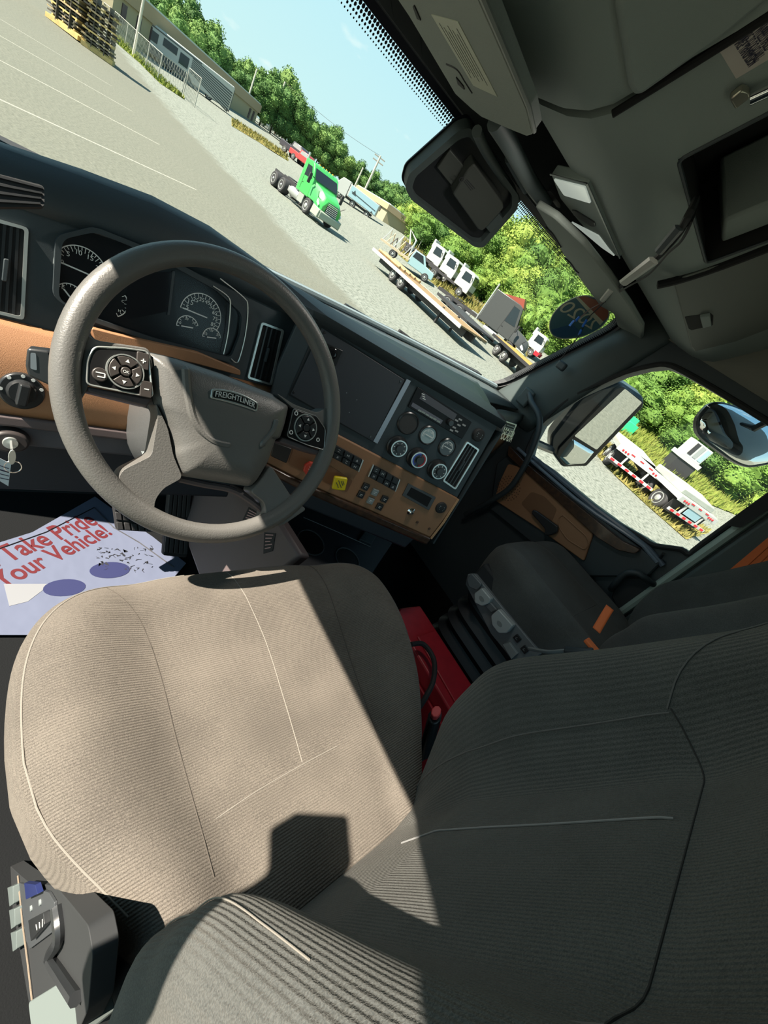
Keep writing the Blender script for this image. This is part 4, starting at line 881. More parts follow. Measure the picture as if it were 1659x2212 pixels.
MB().tube(spl([FV.p(*FV.px(*q), .02) for q in ((1046, 258), (1062, 300), (1090, 350), (1130, 415))], 4), .010, 10).build('visor_rod', CHAR, v1, smooth=True)
MB().tube(spl([FV.p(*FV.px(*q), .0) for q in ((1070, 262), (1100, 310), (1122, 350), (1150, 400), (1180, 440))], 4), .016, 10).build('header_tube', CHAR, v1, smooth=True)
v2 = empty('sun_visor', tuple(FV.p(.7, .0)), label='narrow edge-on sun visor on the passenger side running down to the pillar', cat='sun visor')
FV2 = Fr((.6, .85, 2.915), (1, 0, 0), (0, -.27, .01))
vp = rnd(FV2.pp([(1161, 435), (1205, 462), (1264, 519), (1320, 590), (1365, 655), (1391, 700), (1389, 734), (1365, 720), (1338, 700), (1330, 672), (1300, 655), (1240, 572), (1205, 512)], .0), .008)
MB().plate(FV2, vp, -.006, .010).build('visor_body', VIS, v2, bev=.004)
for pts in (((1185, 480), (1200, 495), (1212, 515), (1218, 525)), ((1225, 548), (1238, 560), (1248, 575), (1256, 582))):
    MB().tube(spl([FV2.p(*FV2.px(*q), .011) for q in pts], 4), .002, 6).build('clip_crease', DARK, v2, smooth=True)
# sensor pod on the glass
xw, zw = 0., 2.87
FP_ = Fr((xw, Yw(xw, zw)-.002, zw), (1, 0, 0), (0, -.57, 1.))
pod = empty('windshield_sensor_pod', tuple(FP_.o), label='black square camera pod with a grey bezel stuck on the upper windshield', cat='sensor housing')
o_ = rnd(FP_.pp([(866, 384), (874, 352), (985, 252), (1010, 245), (1118, 402), (1116, 432), (1040, 520), (1020, 517), (880, 410)]), .010, 4)
def shrink(p, k, s=(0, 0)): c = np.mean(p, 0); return [tuple(c+(np.array(q)-c)*k+np.array(s)) for q in p]
MB().ring(FP_, shrink(o_, 1.0), shrink(o_, .93), 0, .003).build('black_border', mat('black_frit', (.006, .006, .012), .4), pod)
MB().ring(FP_, shrink(o_, .97), shrink(o_, .86), .002, .030).build('bezel', CHAR, pod, smooth=True)
MB().plate(FP_, shrink(o_, .87), .002, .014).build('back_plate', BLK2, pod, bev=.002)
MB().plate(FP_, rnd(FP_.pp([(972, 405), (1005, 350), (1020, 335), (1085, 425), (1087, 437), (1040, 488), (1030, 486)], .02), .006), .012, .040, .004).build('camera_cover', mat('camera_cover', (.050, .055, .050), .55), pod, bev=.003)
MB().plate(FP_, FP_.pp([(944, 362), (972, 322), (1005, 362), (975, 400)], .02), .012, .022).build('square_panel', mat('camera_panel', (.060, .066, .060), .5), pod, bev=.002)
MB().plate(FP_, FP_.pp([(1047, 484), (1076, 455), (1086, 466), (1058, 497)], .02), .014, .032).build('end_tab', CHAR, pod, bev=.002)
t_ = MB(); a = FP_.px(997, 388, .041); t_.ring(FP_, circ(a, .006, 16), circ(a, .0042, 16), .040, .0406)
for i in range(3): a = FP_.px(1002+i*3, 392-i*2+i*0, .041); b = FP_.px(1018+i*4, 412-i*2, .041); strokes(t_, FP_, [(*a, *b)], .002, .040)
t_.build('pod_mark', DARK, pod)
for e0, e1 in (((1090, 300), (1128, 372)),):
    MB().tube([FP_.p(*FP_.px(*e0), .05), FP_.p(*FP_.px(*e1), .05)], .012, 10).build('bracket_tube', CHAR, pod, smooth=True)
# oval sticker on the glass (seen from behind, so mirrored)
zs = 2.75; xs_ = .72
FK = Fr((xs_, Yw(xs_, zs)-.003, zs), (1, -.17*xs_, 0), (0, -.57, 1.))
stc = empty('oval_windshield_sticker', tuple(FK.o), label='oval 2020 sticker seen from behind on the windshield corner', cat='sticker')
ov = spl(FK.pp([(1187, 702), (1196, 676), (1222, 652), (1262, 638), (1300, 650), (1315, 672), (1312, 690), (1290, 712), (1255, 727), (1215, 731), (1193, 722)]), 4, True); ov = [tuple(q) for q in ov]
MB().plate(FK, ov, 0, .0008).build('sticker_face', mat('sticker_teal', (.06, .16, .19), .5), stc)
MB().tube([FK.p(*q, .001) for q in ov], .0018, 6, True).build('sticker_edge', mat('sticker_cream', (.60, .58, .42), .5), stc)
MB().plate(FK, FK.pp([(1249, 642), (1262, 639), (1300, 651), (1314, 670), (1313, 684), (1300, 697), (1275, 668)]), .0008, .0014).build('red_panel', mat('sticker_red', (.34, .11, .06), .5), stc)
MB().plate(FK, FK.pp([(1244, 643), (1250, 641), (1303, 694), (1296, 702)]), .0008, .0018).build('cream_stripe', mat('sticker_cream', (.60, .58, .42), .5), stc)
MB().plate(FK, FK.pp([(1190, 712), (1236, 700), (1262, 722), (1215, 729), (1196, 722)]), .0008, .0014).build('blue_panel', mat('sticker_blue', (.03, .10, .20), .5), stc)
text('year_lettering', '2020', FK, FK.px(1204, 668, .002), FK.px(1278, 712, .002), mat('sticker_cream', (.60, .58, .42), .5), stc, d=.002, mirror=True, hmax=.05)
# hanging cable with tags and blue splices
cw = empty('hanging_cable', tuple(hY(1400, 540, .62)), label='black cable with white tags and blue splices strung from the cubby to the pillar', cat='cable')
cpts = [FI.p(*FI.px(1503, 415), .012), hZ(1490, 460, 2.945), hZ(1462, 510, 2.935), hZ(1420, 556, 2.93), hZ(1372, 592, 2.925), hZ(1330, 628, 2.92), hZ(1308, 650, 2.91)]
MB().tube(spl(cpts, 6), .0058, 8).build('cable', RUB, cw, smooth=True)
c2p = [FI.p(*FI.px(1503, 430), .012), hZ(1496, 472, 2.945), hZ(1472, 520, 2.93), hZ(1442, 548, 2.925), hZ(1402, 592, 2.92), hZ(1352, 622, 2.915), hZ(1308, 650, 2.91)]
MB().tube(spl(c2p, 6), .0022, 6).build('wire', RUB, cw, smooth=True)
def bar(p, q, w, m, name): return MB().tube([p, q], w, 6, ry=.35).build(name, m, cw)
bar(hZ(1467, 492, 2.93), hZ(1422, 545, 2.922), .008, BLK, 'fuse_holder')
bar(hZ(1412, 562, 2.92), hZ(1345, 612, 2.91), .011, mat('white_tape', (.50, .50, .46), .5), 'white_tag')
bar(hZ(1320, 626, 2.91), hZ(1300, 650, 2.90), .009, mat('white_tape', (.50, .50, .46), .5), 'white_tag')
e1 = spl([hZ(1308, 650, 2.91), hY(1275, 668, .86), hY(1258, 682, .87), hY(1246, 690, .88), hY(1232, 702, .88)], 5)
e2 = spl([hZ(1308, 650, 2.91), hY(1290, 668, .86), hY(1268, 690, .88), hY(1255, 718, .89), hY(1238, 742, .90), hY(1222, 762, .92), hY(1204, 785, .97)], 5)
MB().tube(e1, .0018, 6).build('thin_wire', mat('brown_wire', (.12, .06, .05), .5), cw, smooth=True); MB().tube(e2, .0018, 6).build('wire', RUB, cw, smooth=True)
BLU = mat('blue_splice', (.02, .13, .50), .35)
bar(hY(1252, 684, .875), hY(1243, 694, .88), .0045, BLU, 'blue_splice'); bar(hY(1240, 692, .88), hY(1230, 704, .88), .0045, BLU, 'blue_splice')
bar(hY(1268, 690, .88), hY(1258, 706, .885), .0045, BLU, 'blue_splice'); bar(hY(1256, 712, .89), hY(1250, 724, .895), .0045, BLU, 'blue_splice')

# ================================================================ seats
def cushion(root, cx, z0, cy=.20, hw=.285, hl=.29, fab=(None, None), LR=None):
    def lr(y):
        if LR is None: return cx-hw, cx+hw
        return sum(float(np.interp(y+k*.016, LR[0], LR[1])) for k in range(-3, 4))/7, sum(float(np.interp(y+k*.016, LR[2], LR[3])) for k in range(-3, 4))/7
    def uof(x, y): a, b = lr(y); return (x-(a+b)/2)/((b-a)/2)
    def zt(x, y):
        u = uof(x, y); v = (y-cy)/hl
        b = .020*math.exp(-((abs(u)-.80)/.19)**2) - .006*math.exp(-((abs(u)-.52)/.11)**2)
        return z0 + b + .006*(1-v*v) - .03*max(0, v-.62)**1.5/.38**1.5*1.0 + .012*max(0, v)
    def rp(r, t, drop=0.):
        n = 3.6; c, s = cos(t), sin(t)
        y = cy+hl*r*np.sign(s)*abs(s)**(2/n); a, b = lr(y); x = (a+b)/2+(b-a)/2*r*np.sign(c)*abs(c)**(2/n)
        return x, y
    T = np.linspace(0, 2*pi, 128, endpoint=False); rings = []
    for r in (0.0001, .12, .25, .35, .45, .52, .56, .6, .66, .72, .78, .83, .88, .92, .955, .98, .995, 1.0):
        ring = []
        for t in T:
            x, y = rp(r, t); e = max(0, r-.80)/.20; ring.append((x, y, zt(x, y)-.040*(1-math.sqrt(max(0, 1-e**2.6)))))
        rings.append(ring)
    for dz, k in ((.050, 1.0), (.075, .998), (.11, .985), (.15, .96)):
        ring = []
        for t in T: x, y = rp(k, t); xx, yy = rp(1., t); ring.append((x, y, zt(xx, yy)-dz))
        rings.append(ring)
    def band(i0, i1, name, m):
        mb = MB(); R_ = rings[i0:i1+1]; n = len(T)
        mb.add([q for r in R_ for q in r], [(i*n+j, i*n+(j+1) % n, (i+1)*n+(j+1) % n, (i+1)*n+j) for i in range(len(R_)-1) for j in range(n)])
        return mb.build(name, m, root, smooth=True, fix=True)
    band(0, 15, 'seat_cushion', fab[0]); band(15, len(rings)-1, 'cushion_side', fab[1])
    def line(pts, r=.0007, m=STI, name='stitching', sink=.0):
        P = []
        for x, y in pts:
            c = np.array([uof(x, y), (y-cy)/hl]); n = 3.6; rr = (abs(c[0])**n+abs(c[1])**n)**(1/n); e = min(1., max(0, rr-.80)/.20)
            P.append((x, y, zt(x, y)-.040*(1-math.sqrt(max(0, 1-e**2.6)))+sink))
        MB().tube(P, r, 6).build(name, m, root, smooth=True)
    return zt, line, rp
def lin(a, b, n=24): return [(a[0]+(b[0]-a[0])*t, a[1]+(b[1]-a[1])*t) for t in np.linspace(0, 1, n)]
ds = empty('driver_seat', (-.505, .1, 1.5), label='driver seat with worn brown black ribbed cloth lying in strong sunlight', cat='seat')
CX = -.505; Z0 = 2.062
LRd = ([-.09, .03, .1, .18, .38], [-.732, -.742, -.776, -.812, -.812], [-.09, -.02, .03, .09, .18, .28, .40], [-.27, -.262, -.232, -.184, -.13, -.098, -.085])
zt, line, rp = cushion(ds, CX, Z0, fab=(FAB_C, FAB_L), LR=LRd)
def lpx(pts, **k): line([tuple(hZ(q[0], q[1], 2.07)[:2]) for q in spl([(float(a), float(b)) for a, b in pts], 10)], **k)
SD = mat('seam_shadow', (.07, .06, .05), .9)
lpx([(498, 1222), (530, 1290), (575, 1390), (615, 1510), (655, 1645)]); lpx([(470, 1765), (560, 1705), (655, 1650), (730, 1610)], r=.0007)
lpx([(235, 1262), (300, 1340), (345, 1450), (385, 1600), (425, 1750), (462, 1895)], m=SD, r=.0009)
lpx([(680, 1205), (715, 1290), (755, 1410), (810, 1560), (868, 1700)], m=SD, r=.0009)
line([rp(.965, t) for t in np.linspace(-2.75, -4.6, 70)], .0011)
line([rp(.965, t) for t in np.linspace(1.55, -.4, 70)], .0011, STD)
def backrest(root, cx, dz, dy, hw=.272, fab=None, side=None, zmax=2.93, light=STI, left=True):
    zs_ = np.array([1.98, 2.02, 2.10, 2.19, 2.31, 2.36, 2.41, 2.465, 2.62, 2.75, 2.95]); bs = np.array([-.07, -.042, .0, .043, .055, .036, .012, -.014, -.078, -.10, -.14])
    zc = np.array([1.98, 2.08, 2.23, 2.30, 2.37, 2.48, 2.505, 2.62, 2.75, 2.95]); cs = np.array([-.055, -.056, -.068, -.085, -.103, -.130, -.140, -.150, -.165, -.19])
    zf_ = np.linspace(1.98, 2.95, 98); bf_ = np.interp(zf_, zs_, bs); ker = np.array([1, 2, 3, 4, 5, 4, 3, 2, 1.])/25; bf_ = np.convolve(np.pad(bf_, 4, 'edge'), ker, 'valid')
    def ys(u, z):
        a = abs(u); yb = np.interp(z-dz, zf_, bf_); yb = yb-(float(np.interp(z-dz, [2.05, 2.15, 2.25, 2.37, 2.45, 2.6], [0, .024, .046, .052, .052, .05])) if u < 0 and left else 0); yc = np.interp(z-dz, zc, cs)
        w = max(0, min(1, (a-.40)/.42)); w = w*w*(3-2*w); w = w**1.15
        y = yc*(1-w)+yb*w; y -= .006*math.exp(-((a-.60)/.05)**2)
        if a > .86: y -= .075*(1-math.sqrt(max(0, 1-((a-.86)/.14)**2.2)))
        return y+dy
    U_ = np.concatenate([np.linspace(-1, -.84, 10), np.linspace(-.82, .82, 50), np.linspace(.84, 1, 10)])
    Z_ = np.linspace(1.99+dz, zmax+dz, 60)
    def prow_(z):
        wz = hw*(1-.10*max(0, (z-dz-2.45)/.5)**1.2)
        return [(cx+wz*u, ys(u, z), z) for u in U_]
    front = [prow_(z) for z in Z_]
    MB().grid(front).build('backrest', fab, root, smooth=True)
    for s_, nm in ((0, 'backrest_side'), (-1, 'backrest_side')):
        sg_ = -1 if s_ == 0 else 1; rows = []
        for r in front:
            p = np.array(r[s_]); rows.append([p, p+np.array([sg_*.006, -.02, 0]), p+np.array([sg_*.004, -.06, 0]), p+np.array([-sg_*.02, -.11, 0])])
        MB().grid(rows).build(nm, side, root, smooth=True)
    rows = [[np.array(r[0])+np.array([.02, -.11, 0]), np.array(r[-1])+np.array([-.02, -.11, 0])] for r in front]; MB().grid(rows).build('backrest_back', BLK, root)
    def bl(pts, r=.0007, m=light, name='stitching'):
        P = []
        for u, z in pts:
            wz = hw*(1-.10*max(0, (z-dz-2.45)/.5)**1.2); P.append((cx+wz*u, ys(u, z)+.0009, z))
        MB().tube(P, r, 6).build(name, m, root, smooth=True)
    return ys, bl
ys, bl = backrest(ds, CX, 0., 0., fab=FAB_Z, side=FAB_R)
bl([(.17, z) for z in np.linspace(2.16, 2.49, 40)], .0010, mat('grey_thread', (.22, .22, .22), .8))
bl([(.60+.10*((2.30-z)/.25)**2*(1 if z < 2.3 else .2), z) for z in np.linspace(2.06, 2.50, 40)], .0010, STD)
bl([(u, 2.503) for u in np.linspace(-.6, .62, 40)], .0008, mat('seam_dark', (.02, .02, .02), .9))
bl([(.62+.25*t, 2.50+.12*t) for t in np.linspace(0, 1, 12)], .0010, STD)
bl([(-.62-.20*t, 2.50+.14*t) for t in np.linspace(0, 1, 12)], .0010, STD)
bl([(-.84+.02*sin(z*9), z) for z in np.linspace(2.02, 2.42, 60)], .0006)
# seat suspension body and side controls
sb = MB().box((CX, .17, 1.70), (.44, .42, .44)); sb.build('seat_base', DARK, ds, bev=.02)
FLs = Fr((-.772, .10, 2.0), (0, -1, 0), (0, 0, 1))
MB().plate(FLs, rnd(FLs.pp([(10, 1860), (42, 1890), (60, 1905), (120, 1915), (150, 1950), (190, 2000), (200, 2060), (190, 2180), (150, 2270), (80, 2270)]), .006), -.02, 0.)  .build('side_shell', DARK, ds, bev=.004)
FL2 = FLs.off(.002)
sp_ = MB().plate(FLs, rnd(FLs.pp([(46, 1905), (112, 1925), (124, 1945), (126, 2005), (70, 2047), (62, 2030)]), .002), 0, .003).build('switch_panel', mat('panel_grey', (.05, .055, .06), .5), ds, bev=.001)
for qd, m in (([(58, 1905), (82, 1908), (88, 1928), (62, 1940)], mat('switch_blue_black', (.02, .03, .12), .3)), ([(67, 1985), (100, 1968), (103, 1995), (73, 2030)], BLK2)):
    s_ = MB().plate(FLs, rnd(FLs.pp(qd, .006), .002), .003, .009).build('seat_switch', m, sp_, bev=.001)
    if m is BLK2:
        t_ = MB()
        for i in range(3): a = FLs.px(80+i*6, 2008-i*3, .009); b = FLs.px(78+i*7, 1998-i*6, .009); strokes(t_, FLs, [(*a, *b)], .0016, .009)
        t_.build('switch_symbol', WHT, s_)
for q in ((75, 1958), (95, 1945)):
    MB().plate(FLs, circ(FLs.px(*q), .0035, 14), .003, .005).build('indicator_lamp', GRB, sp_)
for i in range(3):
    x_, y_ = 40+i*4, 1928+i*48; MB().plate(FLs, rnd(FLs.pp([(x_-8, y_-18), (x_+5, y_-22), (x_+6, y_+16), (x_-3, y_+22)]), .002), -.004, .010).build('seat_button', mat('grey_green_button', (.13, .155, .15), .5), ds, bev=.001)
MB().tube([FLs.p(*FLs.px(x, y), .002) for x, y in ((42, 1890), (52, 1990), (64, 2080), (74, 2165))], .0012, 6).build('shell_edge', mat('brown_edge', (.20, .16, .12), .5), ds)
FL3 = Fr(hX(110, 2160, -.785), (0, -1, 0), (.35, 0, 1))
MB().plate(FL3, rnd(FL3.pp([(60, 2166), (122, 2128), (166, 2168), (180, 2240), (70, 2250)]), .004), -.03, 0.).build('height_lever', mat('grey_green_button', (.13, .155, .15), .5), ds, bev=.004)
MB().tube(spl([FLs.p(*FLs.px(x, y), .004) for x, y in ((132, 1955), (138, 2020), (118, 2062), (140, 2100), (175, 2150))], 5), .006, 8).build('shell_ridge', BLK2, ds, smooth=True)
sl = MB().box((-.97, .25, 1.50), (.16, 1.2, .10)); struct('trim_5', sl, mat('door_sill_plastic', (.022, .027, .034), .5, bump=G), 'grey black door sill below the open driver doorway', bev=.01)
# passenger seat
ps = empty('passenger_seat', (.73, .1, 1.5), label='dark cloth passenger seat in shade with grey controls and black bellows', cat='seat')
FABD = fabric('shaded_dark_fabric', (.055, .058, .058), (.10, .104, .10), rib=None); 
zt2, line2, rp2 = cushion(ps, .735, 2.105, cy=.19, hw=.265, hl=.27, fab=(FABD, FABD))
line2([tuple(q) for q in spl([(.545, .42), (.560, .3), (.562, .1), (.56, -.02)], 8)], .0010, STD); line2([tuple(q) for q in spl([(.80, .44), (.845, .3), (.86, .15), (.87, .05)], 8)], .0010, STD)
line2(lin((.56, .10), (.86, .10)), .001, STD)
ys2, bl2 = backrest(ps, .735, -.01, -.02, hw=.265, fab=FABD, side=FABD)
bl2([(-.62+.02*sin(z*5), z) for z in np.linspace(2.1, 2.6, 30)], .0010, STD)
MB().box((.735, .18, 1.99), (.50, .46, .07)).build('seat_pan', DARK, ps, bev=.01)
be = MB(); rings = []
for i in range(13):
    z = 1.56+.032*i; k = .0 if i % 2 else .022
    rings.append([(.735+(.235+k)*np.sign(cos(t))*abs(cos(t))**.35, .18+(.20+k)*np.sign(sin(t))*abs(sin(t))**.35, z) for t in np.linspace(0, 2*pi, 60, endpoint=False)])
be.loft(rings); be.build('bellows', mat('bellows_rubber', (.018, .019, .022), .38), ps, smooth=True)
MB().box((.735, .18, 1.51), (.46, .42, .12)).build('seat_base', DARK, ps, bev=.01)
FPs = Fr((.468, .2, 2.0), (0, -1, 0), (0, 0, 1))
MB().plate(FPs, rnd(FPs.pp([(1005, 1262), (1010, 1240), (1025, 1240), (1168, 1412), (1150, 1430), (1105, 1424), (1060, 1370)]), .004), -.03, 0).build('control_strip', mat('strip_grey', (.16, .18, .19), .45), ps, bev=.003)
GLT = mat('light_grey_lever', (.42, .46, .46), .35)
for qd, nm, m, dd in (([(1024, 1282), (1040, 1270), (1060, 1294), (1055, 1304), (1040, 1310), (1025, 1302)], 'seat_lever', GLT, .022), ([(1060, 1330), (1076, 1316), (1108, 1352), (1094, 1368), (1076, 1368), (1062, 1350)], 'seat_lever', GLT, .024), ([(1008, 1250), (1018, 1238), (1040, 1262), (1030, 1276), (1012, 1268)], 'seat_lever', mat('strip_grey2', (.13, .15, .16), .45), .012), ([(1046, 1308), (1058, 1300), (1074, 1318), (1060, 1324)], 'seat_lever', mat('strip_grey2', (.13, .15, .16), .45), .012)):
    lv = MB().plate(FPs, rnd(FPs.pp(qd, dd), .006), 0, dd).build(nm, m, ps, bev=.003)
    if m is GLT:
        c = np.mean(FPs.pp(qd, dd), 0); MB().plate(FPs, circ(c, .012, 20, ry=.008), dd, dd+.001).build('lever_dimple', GRB, lv, bev=.0005)
for q in ((1117, 1379), (1133, 1403)):
    c = np.array(FPs.px(*q, .004)); r = .011; s_ = MB().plate(FPs, rnd([(c[0]-r, c[1]-r), (c[0]+r, c[1]-r), (c[0]+r, c[1]+r), (c[0]-r, c[1]+r)], .002), 0, .006).build('seat_switch', BLK2, ps, bev=.001)
    t_ = MB(); strokes(t_, FPs, [(c[0]-.004, c[1]-.003, c[0]+.004, c[1]-.003), (c[0]-.004, c[1]-.003, c[0]-.001, c[1]+.005)], .0016, .0062); t_.build('switch_symbol', GRB, s_)
MB().plate(FPs, rnd(FPs.pp([(1086, 1392), (1100, 1388), (1118, 1412), (1105, 1424)], .01), .002), 0, .012).build('lumbar_switches', GRB, ps, bev=.002)
# belts and buckle
def strap(name, pts, w, wv, lab, m=ORG, cat='seat belt'):
    P = [np.array(p, float) for p in pts]; wv = nrm(wv)*w/2; mb = MB(); mb.grid([[p-wv, p-wv*.5+np.array([-.0015, 0, 0]), p, p+wv*.5+np.array([-.0015, 0, 0]), p+wv] for p in P])
    return tag(mb.build(name, m, None, smooth=True, solid=.0014), lab, cat)
sbp = FD.pp([(1490, 1305), (1553, 1250), (1690, 1135), (1690, 1190), (1610, 1255), (1545, 1310)], -.055)
sb1 = MB().plate(FD, sbp, -.052, -.055).build('seat_belt', ORG, None); tag(sb1, 'orange seat belt webbing running up the passenger side pillar', 'seat belt')
for k in (1, 2):
    a_ = np.array(FD.px(1500+22*k, 1306+1*k, -.055)); b_ = np.array(FD.px(1690, 1135+18*k, -.055)); MB().tube([FD.p(*a_, -.0553), FD.p(*b_, -.0553)], .0014, 4).build('webbing_line', mat('dark_orange', (.45, .09, .02), .7), sb1)
strap('seat_belt', spl([hX(1318, 1312, .56), hX(1308, 1328, .54), hX(1298, 1345, .52), hX(1288, 1362, .50)], 4), .026, (.1, .9, -.2), 'orange lap belt webbing tucked between passenger cushion and backrest')
bt_ = MB().box(hX(1278, 1395, .44), (.03, .045, .012)); tag(bt_.build('belt_tongue_strap', ORG, None, bev=.003), 'short bit of orange webbing at the passenger belt buckle', 'seat belt')
bk_ = empty('seat_belt_buckle', (.40, .03, 2.05), label='black belt buckle on a stalk beside the passenger seat', cat='buckle')
MB().tube(spl([(.45, .09, 1.98), hX(1185, 1408, .43), hX(1225, 1406, .42), hX(1262, 1408, .42)], 5), .012, 8, ry=.5).build('buckle_stalk', GRB, bk_, smooth=True)
MB().tube([hX(1222, 1405, .42), hX(1282, 1408, .42)], .017, 8, ry=.7).build('buckle_body', BLK, bk_, bev=.003)
bk2 = empty('seat_belt_buckle', tuple(hZ(935, 1560, 2.0)), label='black belt buckle with a red release button between driver seat and red box', cat='buckle')
p0 = hZ(940, 1545, 2.03); p1 = hZ(918, 1625, 1.93)
MB().tube([p0, p1], .024, 8, ry=.6).build('buckle_body', BLK2, bk2, bev=.004); d_ = nrm(p0-p1)
MB().tube([p0+d_*.001, p0+d_*.012], .017, 8, ry=.6).build('release_button', mat('release_red', (.62, .06, .06), .4), bk2, bev=.002)
MB().tube([p1, p1+np.array([-.02, -.03, -.22])], .014, 8, ry=.4).build('buckle_stalk', BLK, bk2)
# red box, hose
rb = empty('red_storage_box', (.36, .25, FLZ), label='long red plastic box lying on the cab floor between the seats', cat='box')
FBx = Fr((.0, .16, 1.76), (1, 0, 0), (0, 1, 0))
tpz = FBx.pp([(888, 1306), (902, 1310), (1022, 1470), (1100, 1570), (1000, 1630), (955, 1545), (862, 1325)])
A = FBx.px(862, 1325); B = FBx.px(900, 1307); C_ = FBx.px(1015, 1466)
x0 = .265; x1 = .372
MB().plate(FBx, rnd([(x0-.06, -.22), (x1, -.22), (x1, .27), (x0, .28), (x0-.05, .25)], .01), -.305, 0.).build('box_body', RED, rb, bev=.006)
MB().plate(FBx, rnd([(x0-.03, -.21), (x1-.012, -.21), (x1-.012, .16), (x0-.01, .16)], .004), 0, .006).build('lid_panel', RED, rb, bev=.003)
MB().plate(Fr((x0-.06, .12, 1.68), (0, -1, 0), (0, 0, 1)), rnd([(-.26, -.05), (.2, -.05), (.2, .03), (-.26, .03)], .004), 0, .01).build('side_rib', RED, rb, bev=.003)
hs_ = MB().tube(spl([hZ(888, 1392, 1.80), hZ(915, 1392, 1.80), hZ(937, 1425, 1.80), hZ(936, 1470, 1.80), hZ(920, 1505, 1.78), hZ(898, 1540, 1.74)], 6), .0085, 8)
tag(hs_.build('air_hose', RUB, None, smooth=True), 'black rubber hose looping over the red box beside the driver seat', 'hose')
# ================================================================ mirrors outside the passenger door
MH = mat('mirror_housing', (.035, .042, .048), .25)
FMr = Fr((1.42, .80, 2.55), (.80, -.60, .0), (-.10, -.135, 1))
om = empty('door_mirror', tuple(FMr.o), label='tall black outside mirror with a large flat glass over a small convex glass', cat='mirror')
MB().plate(FMr, rnd(FMr.pp([(1343, 828), (1393, 862), (1391, 880), (1266, 1010), (1215, 1012), (1188, 975), (1190, 945), (1255, 860), (1300, 838)], 0), .02), -.10, -.006, -.0).build('housing', MH, om, bev=.015)
MB().plate(FMr, rnd(FMr.pp([(1345, 833), (1390, 866), (1388, 878), (1266, 1006), (1222, 1004), (1203, 985), (1206, 968), (1330, 838)]), .012), -.01, .006).build('bezel', BLK2, om, bev=.004)
MB().plate(FMr, rnd(FMr.pp([(1349, 838), (1386, 868), (1288, 970), (1240, 940)]), .008), .006, .0075).build('flat_glass', MIR, om)
MB().plate(FMr, FMr.pp([(1241, 941), (1287, 970), (1284, 973), (1238, 944)]), .006, .009).build('divider', BLK2, om)
cvp = rnd(FMr.pp([(1236, 947), (1283, 975), (1263, 1000), (1225, 1003), (1208, 986)]), .010)
MB().dome(FMr, cvp, .006, .012, 6, .3).build('convex_glass', MIR, om, smooth=True)
MB().tube([FMr.p(*FMr.px(1200, 985), -.05), (XD+.06, .86, 2.33)], .022, 8).build('mirror_arm', MH, om, smooth=True)
MB().tube([FMr.p(*FMr.px(1300, 850), -.05), (XD+.06, .95, 2.70)], .016, 8).build('mirror_arm', MH, om, smooth=True)
FLd = Fr(hX(1590, 940, 1.15), (.55, -.80, .0), (.25, .17, .90))
lm = empty('look_down_mirror', tuple(FLd.o), label='round cornered convex look down mirror above the passenger window', cat='mirror')
lp_ = [tuple(q) for q in spl(FLd.pp([(1506, 915), (1514, 893), (1545, 868), (1600, 880), (1700, 930), (1710, 985), (1640, 1008), (1600, 1004), (1545, 968), (1512, 940)]), 4, True)]
MB().plate(FLd, lp_, -.03, .0).build('housing', MH, lm, bev=.006)
MB().dome(FLd, shrink(lp_, .93), .0, .022, 8, .25).build('convex_glass', MIR, lm, smooth=True)
MB().tube([FLd.p(.03, .03, -.02), (1.11, .25, 2.93)], .012, 8).build('mirror_bracket', MH, lm, smooth=True)
# unseen blocker added above the driver doorway to cast the rounded seat shadow
seat_blocker = empty('look_down_mirror', (-1.15, .12, 2.80), label='unseen mirror-like blocker added above the driver doorway to shade the seat', cat='mirror')
FL4 = Fr((-1.15, 0, 0), (0, -1, 0), (0, 0, 1))
MB().plate(FL4, rnd([(-.190, 2.722), (-.168, 2.807), (-.109, 2.780), (-.06, 2.68), (-.03, 2.50), (-.115, 2.50), (-.128, 2.64), (-.142, 2.70)], .010), -.02, .02).build('housing', MH, seat_blocker, bev=.004)
MB().tube([FL4.p(-.06, 2.54, 0), (-1.07, -.28, 2.56)], .010, 8).build('mirror_bracket', MH, seat_blocker, smooth=True)
# wiper on the windshield base
wp = empty('wiper', (0, 1.28, 2.42), label='black windshield wiper resting along the base of the glass', cat='wiper')
MB().tube([hY(745, 660, 1.30), hY(835, 712, 1.29), hY(905, 758, 1.27)], .009, 6).build('wiper_arm', BLK2, wp)
MB().tube([hY(862, 714, 1.29), hY(930, 766, 1.26), hY(1010, 818, 1.21)], .007, 6).build('wiper_blade', RUB, wp)
# exterior cowl and fender of our own cab
hd_ = MB()
for s_ in (0,): hd_.add([(1.09, -.8, 1.2), (1.09, 1.3, 1.2), (1.09, 1.3, 2.30), (1.09, .9, 2.05), (1.09, -.8, 2.1)], [(0, 1, 2, 3, 4)])

